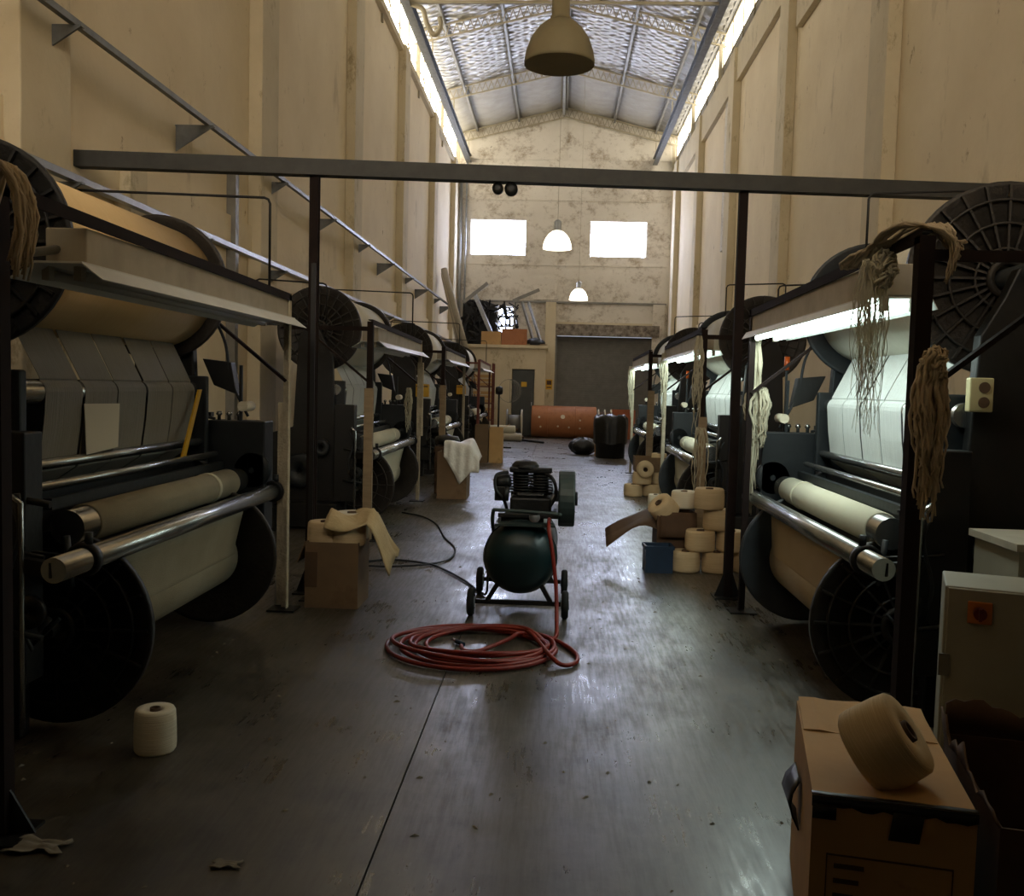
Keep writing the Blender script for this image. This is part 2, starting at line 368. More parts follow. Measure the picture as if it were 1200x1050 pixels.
# low roof: foil panels between purlins
ceil = tag(empty('ceiling'), kind='structure')
RZ = 11.02
def roofz(x): return RZ-abs(x)*(RZ-EZ)/3.72
xs = [-3.75, -3.0, -1.6, 0, 1.6, 3.0, 3.75]
ys = [YF, 3.5, 8.7, 13.5, 18.3, 23.0, 27.6, YB+.25]
for i in range(6):
    for j in range(7):
        x0, x1, y0, y1 = xs[i], xs[i+1], ys[j], ys[j+1]
        def fn(a, c): 
            x = x0+(x1-x0)*a; y = y0+(y1-y0)*c
            return (x, y, roofz(x)+.05-.08*math.sin(PI*a)+.012*math.sin(y*14+x*6)+.012*math.sin(y*14-x*6))
        MB().grid(10, 48, fn).build('insulation_panel', 'purlin' if i == 5 else ('matte_panel' if j == 6 else 'foil'), ceil, solid=.02)
MB().box(XL-.5, XR+.5, YF-.3, YB+.4, RZ+.15, RZ+.3).build('roof_deck', 'shutter', ceil)
for sgn, X_ in ((-1, XL), (1, XR)):
    b = MB(); b.box(min(X_, X_+sgn*.3), max(X_, X_+sgn*.3), YF, YB, EZ, RZ+.2); b.build('eave_board', 'purlin', ceil)
for x in xs[1:-1]:
    MB().box(x-.03, x+.03, YF, YB, roofz(x)-.10, roofz(x)+.05).build('purlin', 'purlin', ceil)
MB().box(-.14, -.06, YF, YB, RZ-.30, RZ-.1).build('ridge_beam', 'galv', ceil)
# lattice rafters
for k, y in enumerate((8.7, 13.5, 18.3, 23.0, 27.6, 32.1)):
    t = tag(empty('roof_truss', (0, y, 0)), 'shallow pitched lattice steel roof truss, %s' % ['over the nearest pendant lamp', 'second along the hall', 'third along the hall', 'whose end meets the bright clerestory near the hanging cable', 'seen just above the big pendant lamp', 'lying against the far gable wall'][k], 'truss', 'lattice trusses under the roof')
    for off, nm in ((.03, 'top_chord'), (-.26, 'bottom_chord')):
        for sg in (-1, 1):
            MB().bar((sg*3.72, 0, roofz(3.72)-.10+off), (0, 0, roofz(0)-.10+off), .05, .04).build(nm, 'truss', t)
    nseg = 22
    for sg in (-1, 1):
        b = MB()
        for q in range(nseg):
            xa = sg*3.72*(1-q/nseg); xb = sg*3.72*(1-(q+1)/nseg); xm = (xa+xb)/2
            b.bar((xa, 0, roofz(xa)-.10), (xm, 0, roofz(xm)-.34), .018); b.bar((xm, 0, roofz(xm)-.34), (xb, 0, roofz(xb)-.10), .018)
        b.build('lacing', 'truss', t)
    MB().bar((-3.6, 0, roofz(3.6)-.38), (-3.6, 0, ZW-.3), .08).build('bracket', 'truss', t)
    MB().bar((3.6, 0, roofz(3.6)-.38), (3.6, 0, ZW-.3), .08).build('bracket', 'truss', t)
for x, wd, lab in ((-3.27, .09, 'long grey steel runway rail under the roof along the window side with the hanging hook'), (3.0, .08, 'long grey steel runway rail under the roof along the wall behind the lit looms')):
    r = empty('runway_rail', (x, 0, 9.25), 0, lab, 'rail', 'runway rails under the roof')
    b = MB(); b.box(-wd, wd, YF+.1, YB-.05, .1, .12); b.box(-.008, .008, YF+.1, YB-.05, -.08, .1); b.box(-wd, wd, YF+.1, YB-.05, -.1, -.08); b.build('rail_beam', 'trayside', r)
    for y in (8.7, 13.5, 18.3, 23.0, 27.6, 32.1):
        MB().bar((0, y, .12), (0, y, .62), .03).build('hanger', 'truss', r)
tag(MB().tube(smooth_path([(-3.2, 19.2, 9.2), (-2.95, 19.2, 9.1), (-2.85, 19.2, 8.8), (-2.7, 19.2, 8.6), (-2.58, 19.2, 8.75), (-2.6, 19.2, 8.95)]), .05, 8).build('lifting_hook', 'truss'), 'pale curved lifting hook hanging below the runway rail', 'hook')
tag(MB().bar((-3.24, 19.35, 9.30), (2.95, 19.35, 9.30), .06).build('tie_rod', 'truss'), 'pale horizontal tie bar crossing under the roof behind the nearest pendant lamp', 'bar')

# shutter door, door, mezzanine
sd = tag(empty('door_1', (1.55, YB, 0)), kind='structure')
b = MB()
for k in range(44):
    z = 3.38*k/44; h = 3.38/44; b.add([(-1.72, .02, z), (1.72, .02, z), (1.72, .055, z+h*.8), (-1.72, .055, z+h*.8), (1.72, .06, z+h), (-1.72, .06, z+h), (1.72, .02, z+h), (-1.72, .02, z+h)], [(0, 1, 2, 3), (3, 2, 4, 5), (5, 4, 6, 7)])
tag(b.build('shutter_slats', 'shutter', sd), kind='stuff')
MB().box(-1.78, 1.78, -.22, .0, 3.4, 3.78).build('roller_box', 'mottled', sd)
MB().box(-1.85, 1.85, -.05, 0, 3.78, 3.86).build('lintel', 'pilaster', sd)
for x in (-1.72, 1.66): MB().box(x, x+.06, -.06, .06, 0, 3.4).build('guide_rail', 'shutter', sd)
struct('trim_40', MB().box(-.52, -.17, YB-.35, YB, 0, 4.5), 'pilaster', bevel=.01)
YM = 31.0
b = MB(); b.box(XL, -1.56, YM, YB, 0, 2.88); b.box(-1.56, -.81, YM, YB, 2.2, 2.88); b.box(-.81, -.47, YM, YB, 0, 2.88); b.box(XL, -.4, YM-.12, YB, 2.88, 2.98)
struct('wall_store_room', b, 'pilaster')
d2 = tag(empty('door_2', (-1.185, YM, 0)), kind='structure')
MB().box(-.36, .36, .06, .10, .02, 2.18).build('door_leaf', 'doorgrey', d2, bevel=.005)
for k in range(7): MB().box(-.33+k*.095, -.32+k*.095, .05, .06, .05, 2.15).build('batten', 'doorgrey', d2)
MB().box(-.06, .12, .045, .055, 1.62, 1.78).build('warning_plate', 'yellow', d2)
MB().box(.28, .31, .02, .06, 1.0, 1.12).build('door_handle', 'galv', d2)
sgn = empty('notice', (-.34, YB-.35, 1.55), 0, 'small yellow and brown notice on the pillar beside the roller shutter', 'sign')
MB().box(-.11, .11, -.015, 0, 0, .34).build('board', 'yellow', sgn); MB().box(-.08, .08, -.02, -.015, .16, .3).build('emblem', 'core', sgn); MB().box(-.08, .08, -.02, -.015, .05, .09).build('text_line', 'core', sgn)
tag(MB().tube([(-3.5, YB-.12, 2.99), (-3.5, YB-.12, 8.6)], .05, 8).build('downpipe', 'galv'), 'tall grey pipe running up the corner of the far wall', 'pipe')
tag(MB().tube([(-3.32, YB-.07, 3), (-3.32, YB-.07, 9.5)], .03, 8).build('conduit', 'galv'), 'thin grey conduit beside the tall corner pipe on the far wall', 'conduit')
# wall trays on brackets
for z, lab, nm in ((3.93, 'upper grey metal cable tray climbing along the window-lit plaster wall on triangular brackets', 'up'), (2.90, 'lower shiny metal cable tray on brackets above the unlit looms', 'lo')):
    t = empty('cable_tray', (-3.3, 0, z), 0, lab, 'cable tray', 'cable trays along the wall')
    wd = .022 if nm == 'up' else .034
    b = MB(); b.box(-wd, wd, 2.5, 30.5, 0, .01); b.box(-wd, -wd+.008, 2.5, 30.5, .01, .045); b.box(wd-.008, wd, 2.5, 30.5, .01, .045); b.build('tray', 'trayside' if nm == 'up' else 'galv', t)
    MB().tube([(-.01, 2.5, .05), (-.01, 30.5, .05)], .014, 6).build('cable', 'trayside', t)
    y = 3.85
    while y < 30:
        b = MB(); b.add([(.06, y, -.01), (-.295, y, -.01), (-.295, y, -.24), (.06, y+.02, -.01), (-.3, y+.02, -.01), (-.3, y+.02, -.24)], [(0, 1, 2), (5, 4, 3), (0, 3, 4, 1), (1, 4, 5, 2), (2, 5, 3, 0)])
        b.box(-.3, .06, y, y+.05, -.012, 0); b.build('bracket', 'trayside', t); y += 2.4
tag(MB().box(-3.6, -3.5, 10.0, 10.1, 0, 3.88).build('conduit', 'purlin'), 'square grey conduit dropping down the wall from the upper cable tray', 'conduit')
tag(MB().box(-3.6, -3.46, 7.45, 7.75, 1.6, 3.3).build('wall_duct', 'pilaster'), 'flat beige duct on the wall above the nearest unlit loom', 'duct')

# overhead gantry beam with posts
YG = 7.33
g = empty('gantry_frame', (0, YG, 0), 0, 'black steel beam spanning the whole hall on slim posts above the compressor', 'gantry')
b = MB()
for p0, p1 in (((-3.6, -.55, 3.17), (3.62, .22, 3.19)),): 
    b.bar(p0, p1, .11, .115)
b.build('beam', 'gantry', g)
for x, yo, zt in ((-1.85, -.36, 3.17), (1.36, 0, 3.16)):
    p = MB().angle((x-.03, -.02, 0.012), (x-.03, -.02, zt-.03), .065, .01, (1, 0, 0), (0, 1, 0)); p.box(x-.03, x+.035, .035, .045, .012, zt-.03); pp = p.build('post', 'brown', g)
    b = MB(); b.box(x-.11, x+.11, -.09, .12, 0, .012); b.build('base_plate', 'black', pp)
    b = MB(); b.prism([(x-.10, .012), (x-.03, .012), (x-.03, .2)], -.004, .004); b.prism([(x+.035, .012), (x+.10, .012), (x+.035, .2)], -.004, .004); b.build('gusset', 'black', pp)
    pp.location.y = yo
for x, r in ((-.50, .042), (-.40, .05)):
    o = empty('hanging_wheel', (x, YG-.21, 3.10-r/2), 0, 'small dark round wheel hanging under the black overhead beam, %s of the two' % ('smaller' if r < .045 else 'larger'), 'wheel')
    MB().lathe([(r*.3, -.03), (r, -.025), (r, .025), (r*.3, .03)], (0, 0, 0), (0, 1, 0), 16).build('disc', 'black', o)
    MB().box(-.008, .008, -.008, .008, 0, r+.03).build('hanger', 'black', o)

# pendant lamps
def pendant(x, y, z, lit, label, top):
    o = empty('pendant_lamp', (x, y, z), 0, label, 'lamp', 'bell-shaped pendant lamps')
    prof = [(.27, 0), (.272, .02), (.258, .10), (.225, .19), (.17, .27), (.11, .32), (.075, .335)]
    s1 = MB().lathe([(p, q) for p, q in prof][::-1][1:] if 0 else [(0.0001, .335)]+prof[::-1], n=36).build('lamp_shade', 'shade_on' if lit else 'shade', o)
    if not lit: MB().lathe([(.262, .004), (.247, .10), (.212, .184), (.16, .255), (.10, .30), (.0, .305)], n=36).build('shade_lining', 'shade_in', o)
    MB().lathe([(.078, .33), (.078, .36), (.07, .37), (.07, .50), (.055, .52), (.03, .54)], n=20).build('socket_housing', 'galv' if lit else 'shade', o)
    MB().lathe([(.0, .10), (.03, .11), (.04, .15), (.035, .2), (.02, .26)], n=16).build('bulb', 'shade_on' if lit else 'tube_off', o)
    MB().tube([(0, 0, .53), (0, 0, top-z)], .004, 6).build('cord', 'truss', o)
    return o
pendant(-.07, 7.4, 4.08, 0, 'large unlit bell-shaped pendant lamp high over the aisle, the nearest one', 11.0)
pendant(-.11, 17.8, 4.2, 1, 'lit white bell pendant lamp hanging between the two bright far windows', 11.0)
pendant(.49, 27.5, 4.16, 1, 'small lit white pendant lamp furthest down the hall above the roller shutter', 10.95)
tag(MB().tube(smooth_path([(-2.6, 13.4, 10.2), (-2.2, 12.0, 8.6), (-1.7, 10.8, 7.4), (-1.15, 9.8, 6.2), (-.75, 9.0, 5.42), (-.35, 8.2, 5.25), (-.07, 7.42, 5.7)]), .012, 6).build('lamp_cable', 'cable'), 'slack black cable looping through the air to the nearest pendant lamp', 'cable')

# ------------------------------------------------------------------ looms
def flange_mesh(b, u, v, z, r, face, ribs=20, core=.07):
    """ribbed beam flange in the u-z plane; face = -1 shows its ribs towards the camera"""
    b.lathe([(core, -.012), (r-.02, -.012), (r, -.02), (r, .02), (r-.02, .012), (core, .012)], (u, v, z), (0, 1, 0), 48, True)
    for rr in (.30, .56, .80): b.lathe([(r*rr, face*.012), (r*rr, face*.035), (r*rr+.012, face*.035), (r*rr+.012, face*.012)], (u, v, z), (0, 1, 0), 40, True)
    b.lathe([(core, face*.01), (core+.03, face*.01), (core+.03, face*.06), (core, face*.06)], (u, v, z), (0, 1, 0), 24, True)
    for k in range(ribs):
        t = 2*PI*k/ribs; c, s_ = math.cos(t), math.sin(t)
        a0 = Vector((u+c*(core+.02), v+face*.022, z+s_*(core+.02))); a1 = Vector((u+c*(r-.015), v+face*.018, z+s_*(r-.015)))
        n_ = Vector((-s_, 0, c))*.006; h = Vector((0, face*.014, 0))
        vs = [a0-n_-h, a0+n_-h, a0+n_+h, a0-n_+h, a1-n_-h, a1+n_-h, a1+n_+h, a1-n_+h]
        b.add(vs, [(0, 1, 2, 3), (7, 6, 5, 4), (0, 4, 5, 1), (1, 5, 6, 2), (2, 6, 7, 3), (3, 7, 4, 0)])

def make_loom(g, L, x, y, label, P):
    """g = +1: the machine extends towards +x from its post line, -1: towards -x"""
    root = empty('weaving_loom', (x, y, 0), 0, label, 'loom', P['group'])
    fv0, fv1, wv0, wv1 = 1.05, 2.9, 1.15, 3.15
    def U(u): return g*u
    def build(b, name, m, par=root, **k):
        b.v = [(g*p[0], p[1], p[2]) for p in b.v]
        return b.build(name, m, par, **k)
    # lamp frame: posts, bars, braces
    fr = P['frame']
    o = build(MB().angle((0, 0, .012), (0, 0, 2.22), .06, .009, (1, 0, 0), (0, 1, 0)), 'post', fr)
    build(MB().box(-.07, .13, -.07, .13, 0, .012).prism([(.06, .012), (.15, .012), (.06, .16)], .03, .04).prism([(-.09, .012), (0, .012), (0, .16)], .03, .04), 'base_plate', 'black', o)
    o = build(MB().angle((0, L, .012), (0, L, 2.2), .05, .008, (1, 0, 0), (0, -1, 0)), 'post', P['far_post'])
    build(MB().box(-.07, .12, L-.12, L+.05, 0, .012), 'base_plate', 'black', o)
    build(MB().angle((0, 0, 2.24), (0, L, 2.20), .05, .008, (1, 0, 0), (0, 0, -1)), 'crossbar', fr)
    for v in (.02, L-.03):
        build(MB().angle((.04, v, 2.17), (.95, v, 2.17), .045, .007, (0, 0, -1), (0, 1, 0)), 'arm', fr)
        build(MB().bar((.03, v+.02, 1.60), (.70, v+.02, 2.14), .04, .02), 'brace', fr)
    # cast side frames
    sfp = [(.45, 0), (.45, .30), (.40, .55), (.44, .95), (.58, 1.05), (.62, 1.9), (.72, 2.08), (.78, 2.22), (.92, 2.22), (1.0, 2.05), (1.05, 1.1), (1.55, .95), (1.6, 0)]
    build(MB().prism(sfp, .86, .94), 'side_frame', 'black', bevel=.01)
    build(MB().prism(sfp, 3.2, 3.28), 'side_frame', P['iron'], bevel=.01)
    build(MB().box(.33, .55, .70, .84, .30, 1.36), 'control_box', 'black', bevel=.008)
    build(MB().box(.15, .55, 3.30, 3.5 if L > 3.3 else 3.42, .55, 1.32), 'gear_housing', 'iron', bevel=.01)
    # under structure between the frames
    for nm, a in (('cross_tie', (.9, 1.1, .25, .45)), ('cross_tie', (.55, .62, .55, .75)), ('cloth_beam_guard', (.60, .64, .60, 1.04)), ('heald_frame', (.78, .80, 1.05, 1.45)), ('heald_frame', (.84, .86, 1.0, 1.40)), ('cross_tie', (1.3, 1.45, .6, .8))):
        build(MB().box(a[0], a[1], .94, 3.2, a[2], a[3]), nm, 'black')
    # upper warp beam
    R = P['beam_r']
    build(MB().cyl((.84, .8, 2.2), (.84, 3.4, 2.2), .05, n=16), 'beam_shaft', 'iron')
    build(MB().lathe([(.07, 0), (R, .004), (R, wv1-wv0-.044), (.07, wv1-wv0-.04)], (.84, wv0+.02, 2.2), (0, 1, 0), 48), 'warp_beam', P['yarn'])
    b = MB(); flange_mesh(b, .84, wv0, 2.2, .48, -1, 24); build(b, 'beam_flange', P.get('flange', 'flange'))
    b = MB(); flange_mesh(b, .84, wv1, 2.2, .48, 1, 12); build(b, 'beam_flange', P['inner'])
    # warp threads in bands: beam -> whip roller -> healds
    uw, zw, rw = .60, 1.52, .06
    nb = 5; v0, v1 = wv0+.08, wv1-.10; gap = .014
    ang = math.radians(-112)
    sx_, sz_ = .84+R*math.cos(ang), 2.2+R*math.sin(ang)
    prof = [(sx_, sz_), (uw-.035, zw+rw*1.05)]+[(uw+rw*1.06*math.cos(t), zw+rw*1.06*math.sin(t)) for t in [math.radians(q) for q in (120, 140, 160, 180)]]+[(uw-.05, 1.35), (uw-.02, 1.14), (uw+.1, 1.06)]
    for k in range(nb):
        a = v0+(v1-v0)*k/nb+gap*(.5+.6*(k % 2)); c = v0+(v1-v0)*(k+1)/nb-gap*(.5+.6*((k+1) % 2))
        b = MB()
        def fn(i, j):
            q = j*(len(prof)-1); m = min(int(q), len(prof)-2); t = q-m
            p0, p1 = prof[m], prof[m+1]; sp = 0 if m else (1-t)
            mid = (a+c)/2; vv = a+(c-a)*i
            return (p0[0]+(p1[0]-p0[0])*t, vv+(vv-2.15)*.015*sp, p0[1]+(p1[1]-p0[1])*t)
        b.grid(2, len(prof)-1, fn, False); build(b, 'warp_band', P['warp'], solid=.003)
    build(MB().cyl((uw, .92, zw), (uw, 3.22, zw), rw, n=24), 'whip_roller', 'chrome')
    o = build(MB().cyl((uw-.05, .98, 1.18), (uw-.05, 3.2, 1.18), .026, n=16), 'guide_rod', 'chrome')
    build(MB().cyl((uw-.16, .98, 1.10), (uw-.16, 3.15, 1.10), .02, n=12), 'guide_rod', 'chrome')
    build(MB().box(uw-.22, uw-.18, 1.0, 3.15, 1.0, 1.05), 'reed_cap', 'iron')
    for v in (.99, 3.17): build(MB().box(uw-.10, uw+.09, v-.03, v+.03, 1.05, 1.62), 'roller_bearing', 'iron', bevel=.012)
    # cloth path
    ub, zb, rb = .30, .925, .085
    build(MB().cyl((ub, .98, zb), (ub, 3.18, zb), rb-.006, n=28), 'breast_roller', 'chrome')
    o = build(MB().lathe([(rb-.005, 0), (rb+.004, 0), (rb+.006, .9), (rb+.004, 1.86), (rb-.005, 1.86)], (ub, 1.13, zb), (0, 1, 0), 32, True), 'cloth_wrap', P['cloth2'])
    build(MB().lathe([(rb+.004, 0), (rb+.010, .003), (rb+.010, .035), (rb+.004, .038)], (ub, 2.62, zb), (0, 1, 0), 32, True), 'cloth_seam', 'cloth_cream', o)
    uf, zf, rf = .11, .83, .052
    build(MB().cyl((uf, .52, zf), (uf, 3.42, zf), rf, n=28), 'front_roller', 'chrome')
    for v in (.74, 3.36):
        o = build(MB().lathe([(rf, 0), (rf+.022, .003), (rf+.022, .04), (rf, .043)], (uf, v, zf), (0, 1, 0), 20, True), 'roller_clamp', 'black')
        build(MB().bar((uf+.05, v+.02, zf-.01), (.50, v+.02, zf+.02), .03, .05), 'clamp_arm', 'black', o)
        build(MB().lathe([(0, 0), (.018, .0), (.018, .05), (0, .05)], (uf-.02, v+.02, zf+rf+.015), (0, 0, 1), 8), 'clamp_bolt', 'iron', o)
    build(MB().bar((uf, .53, zf), (.46, .80, .80), .04, .06), 'roller_end_arm', 'black')
    uc, zc, rc = .38, .46, P['cloth_r']
    t_u = uc-rc*.98
    pf = [(ub-rb*.2, zb+rb+.012), (ub-rb, zb-.01), (uf+.0, zf-rf-.004), (uf-.02, zf-rf-.01)] if False else [(ub-rb-.004, zb), (uf+rf*.6, zf+rf*.9), (uf-rf*.3, zf+rf+.004), (uf-rf-.003, zf), (uf-rf*.5, zf-rf*.8)]
    pf = [(uf+rf*.4, zf-rf-.002), (t_u+.0, zc+.12), (t_u, zc)]
    b = MB(); b.grid(8, 6, lambda i, j: (pf[0][0]+(pf[1][0]-pf[0][0])*min(1, j*1.4), 1.12+1.70*i, pf[0][1]+(zc-pf[0][1])*j)); build(b, 'cloth_sheet', P['cloth'], solid=.004)
    build(MB().lathe([(.05, 0), (rc, .003), (rc, fv1-fv0-.063), (.05, fv1-fv0-.06)], (uc, fv0+.03, zc), (0, 1, 0), 40), 'cloth_roll', P['cloth'])
    b = MB(); flange_mesh(b, uc, fv0, zc, .44, -1, 16); build(b, 'cloth_beam_flange', P.get('flange', 'flange'))
    b = MB(); flange_mesh(b, uc, fv1, zc, .44, 1, 12); build(b, 'cloth_beam_flange', P['inner'])
    build(MB().cyl((uc, .94, zc), (uc, 3.2, zc), .035, n=12), 'beam_shaft', 'iron')
    # drive parts
    build(MB().lathe([(.03, 0), (.17, 0), (.19, .01), (.19, .035), (.17, .045), (.03, .045)], (.95, .78, .62), (0, 1, 0), 28, True), 'drive_gear', 'iron')
    build(MB().lathe([(.03, 0), (.10, 0), (.10, .04), (.03, .04)], (.72, .78, .88), (0, 1, 0), 20, True), 'drive_gear', 'iron')
    b = MB(); b.lathe([(0, 0), (.10, .01), (.11, .06), (.11, .28), (.09, .33), (0, .34)], (1.25, .35, .35), (0, 1, 0), 20)
    for k in range(10): b.lathe([(.108, 0), (.125, 0), (.125, .008), (.108, .008)], (1.25, .43+k*.02, .35), (0, 1, 0), 20, True)
    b.box(1.1, 1.4, .4, .65, .0, .25); build(b, 'drive_motor', 'black')
    build(MB().tube([(.30, .62, .15), (.30, .62, 1.08), (.34, .60, 1.12)], .012, 8), 'shift_lever', 'chrome')
    build(MB().box(.5, 1.2, .60, .86, .02, .28), 'gear_sump', 'black', bevel=.01)
    # take-up gears and dobby head on the far side
    build(MB().lathe([(.02, 0), (.12, 0), (.13, .01), (.13, .03), (.12, .04), (.02, .04)], (.24, 3.3, .98), (0, 1, 0), 24, True), 'take_up_gear', 'iron')
    build(MB().box(.60, .95, 3.30, 3.6, .75, 1.15), 'dobby_box', 'iron', bevel=.01)
    q = random.Random(5)
    for k in range(12):
        u_, v_, z_ = q.uniform(.2, .9), q.uniform(3.3, 3.62), q.uniform(.55, 1.35); a = q.choice(((.25, 0, .05), (.02, 0, .3), (.18, .1, -.12), (0, .2, .05)))
        build(MB().cyl((u_, v_, z_), (u_+a[0], v_+a[1], z_+a[2]), q.uniform(.008, .018), n=8), 'linkage_rod', q.choice(('iron', 'black', 'chrome')))
    for k in range(6):
        u_, v_, z_ = q.uniform(.2, .6), q.uniform(3.42, 3.60), q.uniform(.75, 1.42); rr = q.uniform(.03, .075)
        build(MB().lathe([(.008, 0), (rr, 0), (rr, .02), (rr*.8, .024), (.008, .03)], (u_, v_, z_), (0, -1, 0) if k % 2 else (1, 0, 0), 16, True), 'gear_wheel', 'iron' if k % 3 else 'black')
    for k in range(9):
        u_, v_, z_ = q.uniform(.15, .42), q.uniform(.62, .84), q.uniform(.45, 1.3); a = q.choice(((.2, 0, .03), (.02, 0, .22), (.12, .0, -.12)))
        build(MB().cyl((u_, v_, z_), (u_+a[0], v_+a[1], z_+a[2]), q.uniform(.008, .016), n=8), 'linkage_rod', 'black' if k % 3 else 'iron')
    build(MB().lathe([(.01, 0), (.07, 0), (.07, .03), (.01, .03)], (.30, .66, .62), (0, 1, 0), 18, True), 'gear_wheel', 'black')
    build(MB().tube(smooth_path([(.44, .80, 1.34), (.40, .72, 1.1), (.33, .66, .95), (.38, .66, .7), (.3, .7, .45)]), .009, 6), 'feed_cable', 'cable')
    if P.get('lamp'):
        build(MB().bar((.34, 3.45, 1.3), (.34, 3.45, 1.78), .014), 'indicator_pole', 'iron'); build(MB().cyl((.34, 3.45, 1.78), (.34, 3.45, 1.88), .02, n=12), 'indicator_lamp', 'led')
    b = MB()
    for k in range(6): b.bar((.60+k*.06, 3.42, 1.2), (.60+k*.06, 3.42, 1.36+.05*(k % 2)), .016)
    b.box(.56, .96, 3.39, 3.45, 1.34, 1.37); build(b, 'dobby_levers', 'iron')
    build(MB().cyl((.30, 3.28, 1.42), (.30, 3.46, 1.42), .035, n=14), 'bobbin', 'cone_pale')
    build(MB().bar((.32, 3.31, 1.32), (.32, 3.31, 1.70), .02), 'bobbin_stand', 'iron')
    for k, (u_, v_, z_) in enumerate(((.35, 3.36, 1.36), (.42, 3.36, 1.36), (.49, 3.36, 1.36))):
        build(MB().lathe([(0, 0), (.012, .0), (.012, .03), (.022, .04), (.016, .06), (0, .062)], (u_, v_, z_-.04), (0, 0, 1), 10), 'control_knob', 'chrome')
    build(MB().prism([(.36, 1.50), (.52, 1.56), (.60, 1.74), (.40, 1.72)], 3.33, 3.43), 'switch_box', 'black', bevel=.006)
    build(MB().tube(smooth_path([(.52, 3.30, 2.05), (.44, 3.33, 1.85), (.40, 3.34, 1.6), (.28, 3.34, 1.35)]), .010, 6), 'feed_cable', 'cable')
    # thin guard hoops over the warp beam
    for v, u0, u1, zt in P['hoops']:
        z0 = 2.22
        build(MB().tube([(u0, v, z0-.02), (u0, v, zt-.04), (u0+.012, v, zt-.012), (u0+.04, v, zt), (u1-.04, v, zt+.03), (u1-.012, v, zt+.018), (u1, v, zt-.01), (u1, v, z0-.02)], .009, 8), 'guard_hoop', 'black')
        build(MB().box(u0-.015, u1+.015, v-.012, v+.012, z0-.045, z0-.02), 'hoop_foot', 'black')
    return root

GL = 'looms in the row by the window-side wall, tube lamps off'
GR = 'looms in the row under the glowing tubes'
PL = dict(flange='black_flange', group=GL, frame='brown', far_post='lint', iron='black', beam_r=.40, yarn='yarn_orange', inner='flange', warp='warp_old', cloth='cloth_grey', cloth2='cloth_grey', cloth_r=.20, hoops=[(.30, .55, 1.3, 2.62), (3.28, .12, 1.5, 2.83)])
PL2 = dict(PL, flange='flange', far_post='lint', yarn='yarn_white', cloth='cloth_cream', cloth2='cloth_cream', warp='warp', beam_r=.42, iron='iron')
PR = dict(lamp=1, group=GR, frame='brown', far_post='brown', iron='iron', beam_r=.37, yarn='yarn_white', inner='flange2', warp='warp', cloth='cloth_tan', cloth2='cloth_cream', cloth_r=.24, hoops=[(.30, .8, 1.4, 2.70), (3.0, .74, 1.5, 3.0)])
L1 = make_loom(-1, 3.4, -1.86, 3.05, 'nearest loom unlit, with ochre yarn on its upper beam and grey cloth on the rollers', PL)
L2 = make_loom(-1, 3.4, -1.88, 9.4, 'second unlit loom, white yarn roll between dark ribbed flanges just past the slim black post', PL2)
R1 = make_loom(1, 3.2, 1.36, 3.7, 'nearest lit loom with white warp sheet, chrome rollers and a tan cloth roll', PR)
L3 = copy_tree(L2); L3.location = (-1.88, 15.4, 0); L3['label'] = 'third unlit loom, standing behind the box draped in white plastic'
PL4 = dict(PL2, frame='red', far_post='red')
L4 = make_loom(-1, 3.4, -1.88, 22.3, 'fourth unlit loom with dark red frame posts, furthest in its row', PL4)
R2 = make_loom(1, 3.3, 1.40, 9.45, 'second lit loom, behind the heap of cream yarn cones', dict(PR, cloth='cloth_cream', beam_r=.40, far_post='lint'))
R3 = copy_tree(R2); R3.location = (1.40, 14.9, 0); R3['label'] = 'third lit loom, furthest of its row, next to the black bagged bin'

# fluorescent fixtures hung in the frames
def fixture(g, L, x, y, lit, label, v0=.35):
    o = empty('fluorescent_light', (x, y, 0), 0, label, 'light fixture', 'tube light fixtures over the looms')
    def bl(b, n, m, par=o, **k):
        b.v = [(g*p[0], p[1], p[2]) for p in b.v]; return b.build(n, m, par, **k)
    a, c = v0, L-.02
    bl(MB().box(.012, .18, a, c, 2.04, 2.18), 'housing', 'fixture', bevel=.006)
    if lit: wings = ((-.02, 2.03, -.045, 1.99), (.25, 2.03, .275, 1.985)); e = .0
    else: wings = ((-.02, 2.03, -.10, 1.97), (.17, 2.03, .27, 1.97)); e = .1
    for u0, z0, u1, z1 in wings:
        bl(MB().add([(u0, a-e, z0), (u1, a-e, z1), (u1, c+.04, z1), (u0, c+.04, z0)], [(0, 1, 2, 3)]), 'reflector_wing', 'reflector', solid=.004)
    bl(MB().box(wings[0][0], wings[1][0], a-e, c+.04, 2.03, 2.038), 'reflector_back', 'reflector')
    for u in (.05, .18):
        t = bl(MB().cyl((u, a+.04, 1.998), (u, c-.04, 1.998), .019, n=12), 'tube', 'tube_on' if lit else 'tube_off')
        for v_ in (a, c-.04): bl(MB().box(u-.015, u+.015, v_, v_+.04, 1.975, 2.03), 'lamp_holder', 'fixture', t)
    if lit:
        ld = bpy.data.lights.new('tube_light', 'AREA'); ld.shape = 'RECTANGLE'; ld.size = .25; ld.size_y = c-a; ld.energy = TUBE_W; ld.color = (.86, 1, .95)
        lo = bpy.data.objects.new('tube_light', ld); COL.objects.link(lo); lo.parent = o; lo.location = (g*.10, (a+c)/2, 1.972)
    return o
TUBE_W = 17
fixture(-1, 3.4, -1.86, 3.05, 0, 'long unlit beige tube fixture over the nearest loom with ochre yarn', .6)
fixture(-1, 3.4, -1.88, 9.4, 0, 'unlit beige tube fixture over the second unlit loom')
fixture(-1, 3.4, -1.88, 15.4, 0, 'unlit beige tube fixture over the third unlit loom')
fixture(-1, 3.4, -1.88, 22.3, 0, 'unlit beige tube fixture on the dark red posts')
fixture(1, 3.2, 1.36, 3.7, 1, 'glowing tube fixture over the nearest white warp, frayed threads at one end', .5)
